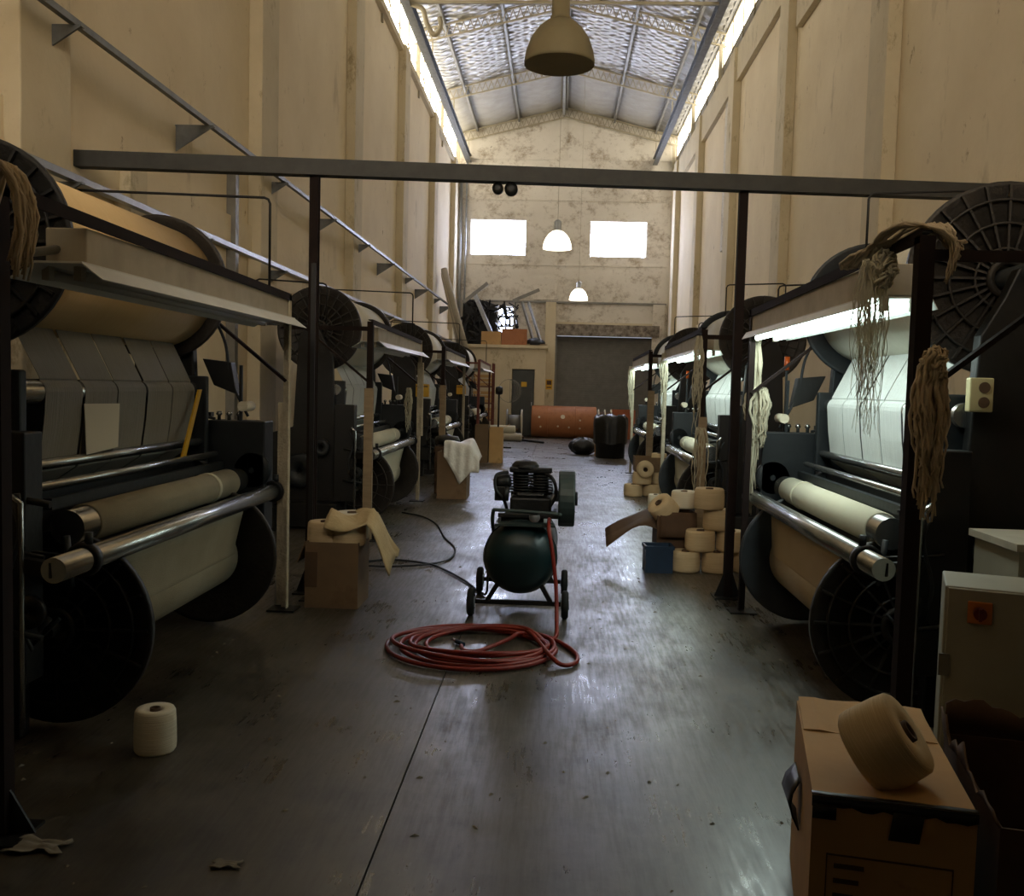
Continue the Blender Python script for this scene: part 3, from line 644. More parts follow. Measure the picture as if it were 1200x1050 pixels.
fixture(1, 3.3, 1.40, 9.45, 1, 'glowing tube fixture over the second lit loom, just past the slim black post')
fixture(1, 3.3, 1.40, 14.9, 1, 'glowing tube fixture furthest down the hall, before the roller shutter')
PI2 = 2*PI; rnd = random.uniform
# ---- yarn hanks, threads, rags on the frames
def jit(P, a=.012): return [(x+rnd(-a, a), y+rnd(-a, a), z+rnd(-a, a)*.5) for x, y, z in P]
def strands(pts_fn, n, r, name, m, label, cat='yarn', group=None):
    b = MB()
    for k in range(n): b.tube(jit(smooth_path(pts_fn(k), 3), .009), r*random.uniform(.7, 1.3), 5, r*.4)
    return tag(b.build(name, m), label, cat, group)
def hang(x, y, z, ln, sp, drape=.06):
    def f(k):
        a, c = rnd(-sp, sp), rnd(-sp, sp); l = ln*rnd(.55, 1)
        return [(x+a*.5, y+c*.5-drape, z), (x+a*.9+rnd(-.015, .015), y+c*.7-drape, z-l*.25), (x+a*.9+rnd(-.02, .02), y+c*.8-drape, z-l*.5), (x+a*.7+rnd(-.015, .015), y+c*.7-drape, z-l*.75), (x+a*.6+rnd(-.02, .02), y+c*.6-drape, z-l)]
    return f
def loopf(k):
    o = rnd(-.045, .045); l = rnd(.30, .42)
    return [(-1.93+o*.3, 3.0+o, 2.24-l), (-1.90+o*.4, 3.0+o, 2.22-l*.4), (-1.86+o*.3, 3.02+o, 2.27), (-1.80+abs(o)*.6, 3.0+o, 2.25), (-1.765+abs(o), 2.99+o, 2.24-l*.35), (-1.78+abs(o), 2.98+o, 2.24-l*.8)]
strands(loopf, 40, .010, 'yarn_hank', 'hank', 'tan yarn hank draped over the top of the nearest post beside the ochre yarn beam')
def tangle(x, y, z, rx_, rz_, n, r, name, m, lab):
    def f(k):
        P_ = []
        for q in range(6):
            a = rnd(0, 6.28); h = rnd(-1, 1); c = math.sqrt(1-h*h)*rnd(.5, 1)
            P_.append((x+rx_*c*math.cos(a), y+rx_*c*math.sin(a), z+rz_*h))
        return P_
    return strands(f, n, r, name, m, lab)
strands(hang(1.40, 3.66, 1.74, .62, .055), 60, .010, 'yarn_hank', 'hank', 'tan yarn hank knotted halfway up the nearest brown post of the lit loom')
tangle(1.40, 3.60, 1.72, .06, .07, 22, .009, 'yarn_knot', 'hank', 'tan knot of yarn tied round the nearest brown loom post')
strands(hang(1.43, 7.02, 2.05, 1.35, .035), 30, .011, 'yarn_hank', 'hank_pale', 'long pale yarn hank hanging down the far post of the nearest lit loom')
strands(hang(1.45, 7.0, 1.64, .45, .09), 60, .013, 'yarn_tangle', 'hank_pale', 'pale bushy tangle of yarn on the post beside the slim black gantry post')
def topf(k):
    a = rnd(-.06, .06); c = rnd(-.08, .08)
    return [(1.34+a, 4.4+c, 2.19), (1.32+a, 4.15+c, 2.23+a*.3), (1.36+c, 3.95, 2.24), (1.40+c, 3.75, 2.27), (1.47, 3.7+a, 2.2), (1.50+c*.4, 3.7, 2.12+c)]
strands(topf, 34, .009, 'yarn_rope', 'hank', 'tan yarn strands wound over the top bar of the nearest lit loom')
strands(hang(1.30, 4.05, 2.17, .75, .07, 0), 70, .0022, 'thread_wisps', 'hank_pale', 'pale frayed threads dangling from the end of the nearest glowing fixture')
tangle(1.33, 4.0, 2.13, .06, .08, 30, .007, 'lint_clump', 'hank_pale', 'grey tan clump of lint on the end of the nearest glowing fixture')
strands(hang(1.38, 9.5, 2.15, 1.0, .05), 22, .006, 'yarn_hank', 'hank_pale', 'pale yarn hank hanging from the near post of the second lit loom')
strands(hang(1.42, 9.5, 1.25, .75, .07), 18, .008, 'yarn_hank', 'hank_pale', 'pale yarn tail hanging low over the heap of cream cones')
strands(hang(1.39, 12.7, 2.1, .9, .05), 18, .008, 'yarn_hank', 'hank_pale', 'pale yarn hank on the far post of the second lit loom')
strands(hang(1.37, 18.1, 2.05, 1.0, .06), 16, .012, 'yarn_hank', 'hank_pale', 'pale yarn strip on the last post before the black bin')
strands(hang(-2.02, 12.6, 1.55, .6, .05), 18, .008, 'yarn_hank', 'hank_pale', 'pale yarn hank at the far post of the second unlit loom')
tag(MB().box(-1.93, -1.85, 12.75, 12.80, .9, 1.9).build('wooden_lath', 'lint'), 'pale lath strapped to the far post of the second unlit loom', 'lath')
tag(MB().box(-1.95, -1.86, 9.35, 9.40, .02, 1.55).build('wooden_lath', 'wood'), 'brown lath strapped to the near post of the second unlit loom', 'lath')
tag(MB().box(-1.95, -1.85, 15.34, 15.40, .02, 1.6).build('wooden_lath', 'wood'), 'brown lath strapped to the near post of the third unlit loom', 'lath')
tag(MB().box(1.40, 1.50, 14.84, 14.90, .02, 1.6).build('wooden_lath', 'wood'), 'tan lath on the near post of the third lit loom', 'lath')
tag(MB().box(1.40, 1.48, 9.41, 9.45, .02, 1.35).build('wooden_lath', 'wood'), 'brown lath on the near post of the second lit loom', 'lath')
tag(MB().box(-1.955, -1.90, 6.47, 6.51, .02, 1.45).build('wooden_lath', 'lint'), 'lint-covered lath beside the far post of the nearest unlit loom', 'lath')
p = empty('post', (-1.80, 6.72, 0)); tag(p, 'thin black angle post between the nearest unlit loom and the gantry post', 'post')
MB().angle((0, 0, .01), (0, 0, 2.45), .035, .006, (1, 0, 0), (0, 1, 0)).build('angle_bar', 'black', p); MB().box(-.05, .07, -.05, .07, 0, .01).build('base_plate', 'black', p)
tag(MB().tube([(-1.95, 6.55, .0), (-1.95, 6.55, .30)], .035, 14).build('grey_cylinder', 'galv'), 'small grey metal cylinder standing by the post next to the yarn carton', 'cylinder')
tag(MB().add([(-2.35, 6.03, 1.53), (-2.35, 6.08, 1.53), (-2.33, 5.76, 1.10), (-2.33, 5.70, 1.10)], [(0, 1, 2, 3)]).build('yellow_strap', 'yellow', solid=.012), 'yellow strap slanting across the grey warp of the nearest unlit loom', 'strap')
tag(MB().add([(-2.385, 4.62, 1.46), (-2.385, 5.0, 1.455), (-2.385, 4.98, 1.22), (-2.385, 4.64, 1.2)], [(0, 1, 2, 3)]).build('paper_sheet', 'label', solid=.003), 'pale paper sheet hung over the grey warp of the nearest unlit loom', 'paper')
tag(MB().tube([(-2.25, 3.1, 1.95), (-1.95, 3.75, 2.12)], .018, 8).build('support_arm', 'purlin'), 'grey round support arm reaching to the end of the nearest unlit tube fixture', 'arm')
for x, y, c in ((-2.35, 16.15, 0), (-2.4, 23.05, 1)):
    o = empty('yellow_box', (x, y, 1.5), 0, ['yellow box on the frame of the third unlit loom', 'yellow box on the loom with dark red posts', 'yellow box at the far end of the third unlit loom'][c], 'box')
    MB().box(-.11, .11, -.08, .08, -.11, .11).build('case', 'yellow', o, bevel=.01); MB().box(-.10, .10, -.09, -.08, .06, .08).build('lid_seam', 'core', o)
# sockets on the lit loom
o = empty('power_socket', (1.975, 4.50, 1.62), 0, 'beige double socket box on the black frame of the nearest lit loom', 'socket')
MB().box(-.055, .055, 0, .05, -.08, .08).build('case', 'plug', o, bevel=.006)
for z in (-.035, .035): MB().cyl((.01, -.006, z), (.01, 0, z), .026, n=18).build('outlet', 'core', o)

# ------------------------------------------------------------------ compressor
C = empty('air_compressor', (.02, 6.35, 0), 0, 'dark green wheeled air compressor with black motor standing in the middle of the aisle', 'compressor')
MB().lathe([(0, -.07), (.10, -.062), (.17, -.035), (.22, .01), (.252, .08), (.256, .15), (.256, .92), (.245, .98), (.2, 1.04), (.1, 1.09), (0, 1.1)], (-.255, .02, .42), (0, 1, 0), 40).build('tank', 'tank', C)
for y in (.14, .93): MB().lathe([(.255, -.006), (.260, -.006), (.260, .006), (.255, .006)], (-.255, y, .42), (0, 1, 0), 40, True).build('weld_band', 'tank', C)
for y in (.10, .86):
    a = MB().bar((-.58, y, .105), (.08, y, .105), .03).build('axle', 'black', C)
    for sg in (-1, 1): MB().bar((-.255+sg*.22, y, .115), (-.255+sg*.13, y, .27), .05, .03).build('tank_foot', 'black', C)
    for x in (-.59, .065):
        wv = MB().lathe([(.035, -.022), (.085, -.024), (.098, -.012), (.098, .012), (.085, .024), (.035, .022)], (x, y, .10), (1, 0, 0), 24, True).build('wheel', 'rubber', C)
        MB().cyl((x-.03, y, .10), (x+.03, y, .10), .036, n=12).build('wheel_hub', 'galv', wv)
MB().box(-.42, .05, .15, .78, .69, .72).build('mounting_plate', 'black', C, bevel=.005)
for y in (.2, .7): MB().box(-.40, -.10, y-.015, y+.015, .62, .69).build('plate_bracket', 'black', C)
MB().tube(smooth_path([(-.46, .35, .56), (-.45, .06, .66), (-.44, -.02, .755), (-.40, -.03, .765), (-.02, -.03, .75), (.0, -.02, .74), (.0, .3, .70)], 5), .013, 8).build('handle', 'guard', C)
MB().box(-.43, -.02, -.02, .10, .655, .67).build('front_tray', 'guard', C)
# pump
b = MB(); b.box(-.34, -.05, .18, .42, .72, .83); b.box(-.30, -.10, .20, .40, .83, .86); b.build('crankcase', 'motor', C, bevel=.02)
for x in (-.27, -.13):
    b = MB()
    b.cyl((x, .30, .84), (x, .30, 1.0), .055, n=20)
    for k in range(7): b.cyl((x, .30, .855+k*.02), (x, .30, .863+k*.02), .085, n=20)
    b.build('pump_cylinder', 'motor', C)
b = MB(); b.box(-.35, -.05, .22, .38, 1.0, 1.04); b.lathe([(.10, 0), (.10, .02), (.07, .05), (0, .06)], (-.24, .30, 1.03), n=18); b.build('cylinder_head', 'motor', C, bevel=.012)
b = MB(); b.lathe([(0, 0), (.05, .0), (.055, .02), (.055, .08), (.04, .1), (0, .1)], (-.44, .26, .92), (1, 0, .2), 16); b.build('air_filter', 'motor', C)
MB().tube(smooth_path([(-.36, .24, 1.0), (-.44, .2, .98), (-.44, .18, .88), (-.38, .2, .8), (-.35, .3, .66)]), .012, 8).build('discharge_pipe', 'black', C)
MB().tube(smooth_path([(-.10, .24, 1.0), (-.04, .20, .96), (-.02, .2, .85), (-.08, .2, .74)]), .012, 8).build('discharge_pipe', 'black', C)
b = MB(); b.lathe([(0, 0), (.09, .01), (.105, .04), (.105, .28), (.09, .31), (0, .32)], (-.36, .64, .84), (1, 0, 0), 24)
for k in range(12): t = 2*PI*k/12; b.box(-.30, -.10, .64+.10*math.cos(t)-.004, .64+.10*math.cos(t)+.004, .84+.10*math.sin(t)-.012, .84+.10*math.sin(t)+.012)
b.box(-.30, -.10, .54, .74, .72, .78); b.build('electric_motor', 'motor', C)
b = MB(); b.lathe([(.05, 0), (.06, .03)], (-.35, .22, .85), (-1, 0, 0), 12); b.box(-.45, -.36, .2, .34, .80, .90); b.build('pressure_switch', 'black', C, bevel=.006)
# belt guard: a rounded drum seen edge-on, pulley inside
pts = [(math.cos(t), math.sin(t)) for t in [PI/2+PI*i/14 for i in range(15)]]
outl = [(.30+.22*c, .82+.20*s_) for c, s_ in pts]+[(.64+.13*-c, .82-.13*s_) for c, s_ in pts]
n = len(outl); b = MB()
b.add([(.0, y, z) for y, z in outl]+[(.115, y, z) for y, z in outl], [(i, (i+1) % n, n+(i+1) % n, n+i) for i in range(n)]+[tuple(range(n)), tuple(range(2*n-1, n-1, -1))])
b.build('belt_guard', 'guard', C, bevel=.012)
b = MB(); b.cyl((.115, .30, .82), (.135, .30, .82), .05, n=16); b.build('pulley_hub', 'black', C)
MB().cyl((-.06, .30, .82), (.01, .30, .82), .025, n=12).build('crankshaft', 'galv', C); MB().cyl((-.04, .64, .82), (.01, .64, .82), .02, n=12).build('motor_shaft', 'galv', C)
o = MB().lathe([(0, 0), (.035, 0), (.038, .01), (.035, .02), (0, .02)], (-.16, -.0, .72), (0, -1, 0), 18).build('pressure_gauge', 'galv', C)
# hose: from the tank outlet down to a flat coil
pts = [(-.06+.02, 6.42, .70), (-.04, 6.24, .66), (-.01, 6.20, .50), (.02, 6.16, .28), (.03, 6.05, .08), (.03, 5.9, .03)]
cx, cy = -.50, 5.62
turns = [(.53, .50, 0, 0), (.50, .46, .02, .03), (.42, .36, .05, -.02), (.39, .33, .09, .02), (.36, .30, .12, .05), (.47, .42, .0, .0)]
ang0 = .35; k = 0
seq = []
for ti, (ra, rb_, ox, oy) in enumerate(turns):
    for s_ in range(16):
        t = ang0-PI2*s_/16; f = s_/16
        ra2, rb2, ox2, oy2 = turns[min(ti+1, len(turns)-1)]
        seq.append((cx+(ox+(ox2-ox)*f)+(ra+(ra2-ra)*f)*math.cos(t), cy+(oy+(oy2-oy)*f)+(rb_+(rb2-rb_)*f)*math.sin(t), .014+.011*ti*(.5+.5*math.sin(t*1.5+ti))+.004))
pts += seq
pts += [(-.02, 5.42, .05), (.06, 5.30, .02), (.14, 5.36, .015), (.15, 5.55, .015), (.06, 5.78, .015), (-.06, 5.92, .02), (-.2, 5.88, .04), (-.26, 5.7, .05), (-.42, 5.45, .04), (-.52, 5.52, .016), (-.55, 5.62, .016)]
tag(MB().tube(smooth_path(pts, 4), .0135, 8).build('air_hose', 'hose'), 'red rubber air hose coiled flat on the floor before the compressor', 'hose')
o = empty('hose_coupling', (-.55, 5.66, .018), .6, 'small blue and grey hose coupling lying inside the red coil', 'coupling')
MB().cyl((-.0, -.02, 0), (0, .07, 0), .014, n=12).build('sleeve', 'blue', o); MB().cyl((0, .07, 0), (0, .12, 0), .009, n=12).build('nozzle', 'galv', o)
tag(MB().tube(smooth_path([(-.50, 7.0, .40), (-.50, 7.02, .06), (-.56, 7.15, .012), (-.72, 7.55, .012), (-.95, 8.0, .012), (-1.15, 8.25, .012), (-1.5, 8.35, .012), (-1.75, 8.1, .012), (-1.4, 8.0, .02), (-1.0, 8.35, .012), (-.96, 9.0, .012), (-1.15, 9.7, .012), (-1.35, 10.6, .012), (-1.6, 11.2, .012), (-1.9, 11.5, .012)], 6), .009, 6).build('power_cable', 'cable'), 'dark power cable winding over the floor from the compressor to the second unlit loom', 'cable')

# ------------------------------------------------------------------ yarn cones, cartons
def cone(x, y, z, r, h, label, m='cone', rot=None, group='yarn cones', name='yarn_cone'):
    o = empty(name, (x, y, z), rnd(0, 6), label, 'yarn cone', group)
    if rot: o.rotation_euler = rot
    MB().lathe([(r*.30, .004), (r*.9, 0), (r*.98, h*.06), (r, h*.18), (r*.985, h*.7), (r*.95, h*.94), (r*.88, h), (r*.5, h*.985), (r*.30, h*.96), (r*.26, h*.9)], n=32, closed=True).build('yarn_winding', m, o)
    MB().lathe([(r*.20, .0), (r*.29, .0), (r*.25, h*1.02), (r*.17, h*1.02)], n=18, closed=True).build('cardboard_core', 'core', o)
    return o
cone(-1.69, 3.87, 0, .088, .185, 'lone pale yarn cone standing on the floor before the nearest unlit loom', 'cone_pale')
rx = 'cream yarn cone in the big heap, '
for x, y, z, lab in ((1.17, 8.38, 0, 'bottom layer, next to the blue crate'), (1.45, 8.38, 0, 'bottom layer, middle one'), (1.73, 8.42, 0, 'bottom layer, behind the post foot'),
                     (1.30, 8.40, .187, 'second layer, above the crate side'), (1.58, 8.42, .187, 'second layer, half behind the post'), (1.83, 8.44, .187, 'second layer, beyond the post'),
                     (1.46, 8.44, .374, 'third layer, half behind the post'), (1.37, 8.42, .561, 'topmost, darker end up')):
    cone(x, y, z, .135, .184, rx+lab)
cone(1.05, 8.68, .46, .125, .175, 'cream yarn cone lying tipped in the open carton behind the blue crate', 'cone', (.35, -.75, 0))
cone(1.19, 8.75, .52, .12, .16, 'pale yarn cone standing in the open carton behind the blue crate', 'cone_pale')
cone(1.35, 12.75, 0, .10, .20, 'single pale yarn cone on the floor between the two cone heaps', 'cone_pale')
for x, z, y, lab in ((1.17, 0, 14.25, 'lower layer, aisle end'), (1.46, 0, 14.3, 'lower layer, loom side'), (1.30, .187, 14.25, 'upper layer, aisle end'), (1.60, .187, 14.3, 'upper layer, loom side')):
    cone(x, y, z, .145, .184, 'cream yarn cone under the small far carton, '+lab)

def carton(x0, x1, y0, y1, h, m, label, flaps=(), name='cardboard_box', z=0, closed=False, rz=0, print_=True):
    cxx, cyy = (x0+x1)/2, (y0+y1)/2; o = empty(name, (cxx, cyy, z), rz, label, 'box'); a, c = (x1-x0)/2, (y1-y0)/2; t = .006
    b = MB(); b.box(-a, a, -c, c, 0, t); b.box(-a, -a+t, -c, c, t, h); b.box(a-t, a, -c, c, t, h); b.box(-a+t, a-t, -c, -c+t, t, h); b.box(-a+t, a-t, c-t, c, t, h)
    b.build('carton_walls', m, o)
    if closed: MB().box(-a, a, -c, c, h, h+t).build('lid', m, o)
    for side, l, ang in flaps:
        if side in 'NS':
            sg = -1 if side == 'S' else 1
            vs = [(-a, sg*c, h), (a, sg*c, h), (a*.97, sg*(c+l*math.cos(ang)), h+l*math.sin(ang)), (-a*.97, sg*(c+l*math.cos(ang)), h+l*math.sin(ang))]
        else:
            sg = -1 if side == 'W' else 1
            vs = [(sg*a, -c, h), (sg*a, c, h), (sg*(a+l*math.cos(ang)), c*.97, h+l*math.sin(ang)), (sg*(a+l*math.cos(ang)), -c*.97, h+l*math.sin(ang))]
        MB().add(vs, [(0, 1, 2, 3)]).build('flap', m, o, solid=.006)
    return o
# carton with wrapped yarn by the gantry post
bl_ = carton(-1.76, -1.38, 6.50, 6.88, .47, 'card', 'brown carton heaped with wrapped yarn beside the first aisle post', (('W', .16, -1.2),))
MB().box(-.19, -.1, -.195, -.19, .15, .40).build('tape', 'card_dark', bl_)
cone(-1.66, 6.66, .43, .125, .17, 'cream yarn cone on the carton by the gantry post, partly under sacking', 'cone')
cone(-1.47, 6.62, .44, .12, .15, 'smaller cream yarn cone at the aisle corner of the carton by the gantry post', 'cone')
cone(-1.50, 6.82, .45, .13, .20, 'cream yarn cone standing at the back of the carton by the gantry post', 'cone_pale')
def sack(i, j):
    x = -1.62+.50*i; y = 6.46+.40*j
    z = .645+.03*math.sin(i*9+j*4)+.02*math.cos(j*11); d = max(0, i-.62)*1.0
    if j < .25: z -= (.25-j)*.55*(.6+.4*math.sin(i*8))
    return (x-.10*max(0, i-.7), y, z-d*.75)
tag(MB().grid(18, 14, sack).build('sacking', 'sack', solid=.012), 'beige sacking draped over the yarn on the carton by the gantry post', 'cloth')
# plastic draped carton
carton(-1.68, -1.26, 13.1, 13.6, .66, 'card', 'brown carton draped in white plastic beside the second unlit loom', (), 'cardboard_box')
def drp(i, j):
    x = -1.58+.50*i; y = 13.02+.45*j; z = .80+.05*math.sin(i*5+1)*math.cos(j*3)
    if j < .3: z -= (.3-j)*1.9*(1-abs(i-.45)*1.3); y = 13.05-(.3-j)*.1
    if i > .75: z -= (i-.75)*.9
    return (x, y+.012*math.sin(i*24), z)
tag(MB().grid(22, 18, drp).build('plastic_sheet', 'plastic', solid=.004), 'white crumpled plastic sheet draped over the carton beside the second unlit loom', 'plastic sheet')
cone(-1.44, 13.3, .60, .14, .19, 'yarn cone bulging under the draped white plastic sheet', 'cone')
tag(MB().lathe([(0, 0), (.16, .02), (.2, .08), (.17, .14), (0, .17)], (-1.64, 13.9, .70), n=14).build('dark_bundle', 'bag'), 'black bundle lying behind the plastic-draped carton', 'bundle')
tag(MB().box(-1.8, -1.5, 13.72, 14.08, 0, .70).build('crate', 'card_dark', bevel=.01), 'dark crate under the black bundle behind the plastic-draped carton', 'crate')
carton(-1.72, -1.45, 19.5, 19.9, .80, 'card', 'tall brown carton beside the third unlit loom, loom side of a pair', ())
carton(-1.43, -1.15, 19.6, 20.0, .74, 'card_light', 'light brown carton beside the third unlit loom, aisle side of a pair', (('E', .15, .5),))
# heap carton with a long torn flap
oc = carton(.93, 1.28, 8.55, 8.95, .50, 'card_dark', 'dark open carton with a long torn flap behind the cone heap', ())
b = MB(); b.grid(8, 5, lambda i, j: (-.17-.46*i, -.22+.46*j*(1-.3*i), .50-.24*i*i+.03*math.sin(i*5+j*3)-.16*(1-j)*(1-i*.6)+.03*math.sin(j*17)*i)); b.build('flap', 'card_dark', oc, solid=.006)
b = MB(); b.grid(6, 3, lambda i, j: (-.15+.33*i, -.2-.06*j, .50-.22*j)); b.build('flap', 'card_dark', oc, solid=.006)
o = empty('plastic_crate', (.92, 8.32, 0), .05, 'small dark blue open-topped crate below the torn carton flap', 'crate')
b = MB(); b.box(-.12, .12, -.1, .1, 0, .012); b.box(-.12, -.108, -.1, .1, .012, .235); b.box(.108, .12, -.1, .1, .012, .235); b.box(-.108, .108, -.1, -.088, .012, .235); b.box(-.108, .108, .088, .1, .012, .235); b.build('crate_walls', 'blue', o)
b = MB(); b.box(-.13, .13, -.11, -.1, .21, .24); b.box(-.13, .13, .1, .11, .21, .24); b.box(-.13, -.12, -.11, .11, .21, .24); b.box(.12, .13, -.11, .11, .21, .24); b.build('rim', 'blue', o)
# carton with cones on the far heap
carton(1.18, 1.70, 14.2, 14.6, .22, 'card', 'small brown carton with cones sitting on the far heap of cones', (), z=.374)
cone(1.33, 14.28, .42, .13, .22, 'yarn cone lying in the small far carton with its open end forward', 'cone', (PI/2, 0, 0))
cone(1.56, 14.4, .42, .12, .23, 'yarn cone standing in the small far carton', 'cone')
# foreground cartons
fb = carton(-.20, .20, -.39, .39, .545, 'card_light', 'nearest light brown carton with black tape, a big yarn cone lying on top', (), 'cardboard_box', closed=True)
fb.location = (.97, 2.79, 0); fb.rotation_euler.z = math.radians(-11)
rg = lambda i: .004*math.sin(i*23)+.003*math.sin(i*41)
MB().grid(16, 2, lambda i, j: (-.202+.404*i, -.3925-.001*j, .551-.028*j*(1+14*rg(i)*3))).build('tape', 'tape', fb, solid=.002)
MB().grid(16, 2, lambda i, j: (-.202+.404*i, -.39+.022*j*(1+10*rg(i+.3)), .5525)).build('tape', 'tape', fb, solid=.002)
MB().grid(2, 2, lambda i, j: (-.0+.075*i-.01*j, -.3935, .53-.075*j)).build('tape', 'tape', fb, solid=.002); MB().grid(2, 2, lambda i, j: (-.2+.06*i, -.3935, .53-.04*j)).build('tape', 'tape', fb, solid=.002)
MB().grid(8, 3, lambda i, j: (-.195+.39*i, .10+.285*j, .5525+.012*j*j+.003*math.sin(i*16)), False).build('flap', 'card_light', fb, solid=.004)
b = MB(); b.box(-.16, .15, -.394, -.3905, .395, .399); b.box(-.16, -.157, -.394, -.3905, .05, .395); b.box(.147, .15, -.394, -.3905, .05, .395)
b.build('print_frame', 'ink', fb)
for k in range(6): MB().box(-.14, -.14+.075-.012*(k % 3), -.394, -.3905, .362-k*.04, .374-k*.04).build('print_line', 'ink', fb)
MB().grid(4, 4, lambda i, j: (-.205-.045*math.sin(j*3)*(.6+.4*i), -.02+.16*i, .28+.15*j)).build('torn_scrap', 'tape', fb, solid=.004)
cb = cone(.90, 2.55, .665, .122, .15, 'big tan yarn cone lying tilted on the nearest carton', 'cone')
cb.rotation_euler = Vector((.72, -.30, .60)).to_track_quat('Z', 'Y').to_euler()
cb.location = Vector((.872, 2.60, .603))
nb_ = carton(-.28, .28, -.35, .35, .50, 'card_dark', 'dark brown open carton beside the nearest light carton, its rim torn', (('E', .2, 1.1),), 'cardboard_box')
nb_.location = (1.51, 2.70, 0); nb_.rotation_euler.z = math.radians(-11)
b = MB(); b.grid(20, 2, lambda i, j: (-.28-.012*j, -.35+.70*i, .50+j*(.05+.03*math.sin(i*14)+.02*math.sin(i*37))*(.3+i))); b.build('flap', 'card_dark', nb_, solid=.006)
b = MB(); b.grid(20, 2, lambda i, j: (-.28+.56*i, .35, .50+j*(.10+.02*math.sin(i*11)+.008*math.sin(i*43)))); b.build('flap', 'card_dark', nb_, solid=.006)
MB().grid(4, 4, lambda i, j: (.02+.2*i, -.2+.25*j, .42+.08*j)).build('loose_board', 'card', nb_, solid=.005)
# control cabinet
o = empty('control_cabinet', (1.765, 3.48, 0), math.radians(-20), 'grey beige metal control cabinet with orange and red rotary switch', 'cabinet')
MB().box(-.31, .31, -.16, .16, 0, .925).build('body', 'cabinet', o, bevel=.006)
d = MB().box(-.30, .30, -.175, -.162, .02, .92).build('door', 'cabinet', o, bevel=.003)
MB().box(-.235, -.155, -.183, -.175, .80, .88).build('switch_plate', 'orange', d, bevel=.004)
b = MB(); b.cyl((-.195, -.21, .84), (-.195, -.183, .84), .022, n=18); b.box(-.2, -.19, -.225, -.21, .818, .862); b.build('switch_knob', 'redknob', d)
MB().box(-.32, -.285, -.185, -.175, .60, .68).build('hinge', 'shutter', d)
o = empty('control_cabinet', (2.2, 4.0, 0), 0, 'pale cabinet top just visible behind the cabinet with the orange switch', 'cabinet')
MB().box(-.35, .35, -.2, .2, 0, 1.0).build('body', 'cabinet', o); MB().box(-.37, .37, -.22, .22, 1.0, 1.03).build('top', 'fixture', o)
# thing at the very edge on the window side
o = empty('white_canister', (-2.0, 2.93, 0), 0, 'tall white canister at the foot of the nearest post, cut by the picture edge', 'canister')
MB().lathe([(0, 0), (.10, 0), (.11, .02), (.11, .36), (.10, .39), (.05, .41), (0, .41)], n=20).build('body', 'label', o); MB().cyl((0, 0, .41), (0, 0, .44), .04, n=14).build('cap', 'black', o)

# ------------------------------------------------------------------ far end
o = empty('steel_drum_roll', (.20, 30.35, .52), 0, 'long rust orange drum lying across the floor before the roller shutter', 'drum')
MB().lathe([(0, -1.05), (.49, -1.05), (.51, -1.03), (.51, 1.0), (.49, 1.02), (0, 1.02)], (0, 0, 0), (1, 0, 0), 40).build('drum_shell', 'drum', o)
for x in (-.55, .35): MB().lathe([(.51, 0), (.518, .0), (.518, .03), (.51, .03)], (x, 0, 0), (1, 0, 0), 40, True).build('band', 'drum', o)
for k, (x, t, s_) in enumerate(((-.8, .3, .035), (-.75, -.3, .03), (-.05, .35, .07), (.15, -.3, .03), (.5, -.35, .03), (.5, .15, .03), (-.2, -.25, .03))):
    yy, zz = -math.cos(t)*.512, math.sin(t)*.512
    MB().cyl((x, yy, zz), (x, yy-.012*math.cos(t), zz+.012*math.sin(t)), s_, n=10).build('sticker', 'label', o)
o = empty('roll_stack', (1.50, 30.3, .5), 0, 'white and brown ringed spool at the end of the rust orange drum', 'spool')
for k in range(3):
    MB().lathe([(.05, 0), (.46, 0), (.46, .03), (.05, .03)], (-.22+k*.2, 0, 0), (1, 0, 0), 28, True).build('rim', 'label', o)
MB().cyl((-.22, 0, 0), (.25, 0, 0), .38, n=24).build('core', 'card_dark', o)
carton(1.75, 2.5, 30.6, 31.4, .95, 'redbox', 'red orange carton before the roller shutter beyond the black bin', ())
o = empty('waste_bin', (1.24, 22.1, 0), 0, 'large round bin lined with shiny black plastic near the last lit loom', 'bin')
MB().lathe([(.30, 0), (.34, .02), (.36, .85), (.38, .9)], n=28).build('bin_body', 'bag', o)
def bagf(i, j):
    t = PI2*i; r = .39+.02*math.sin(t*9)+.012*math.sin(t*17) if j > .3 else .385+.02*math.sin(t*9)
    rr = [.385, .40, .39, .33, .18][min(4, int(j*4))]; z = [.35, .8, .93, 1.0, .95][min(4, int(j*4))]
    return ((rr+.015*math.sin(t*9+j*3))*math.cos(t), (rr+.015*math.sin(t*9))*math.sin(t), z+.025*math.sin(t*5))
MB().grid(60, 4, bagf).build('bin_liner', 'bag', o)
tag(MB().grid(24, 10, lambda i, j: ((.63+.34*math.cos(PI2*i)*math.sin(PI*j)*(1+.1*math.sin(i*31))), 23.0+.3*math.sin(PI2*i)*math.sin(PI*j), .20-.20*math.cos(PI*j)*(1+.14*math.sin(i*40)))).build('rubbish_bag', 'bag'), 'low slumped black rubbish bag on the floor beside the lined bin', 'bag')
tag(MB().bar((.93, 22.6, 0), (.93, 22.6, .85), .06).build('wooden_post', 'card_light'), 'short pale wooden stick between the black bag and the lined bin', 'stick')
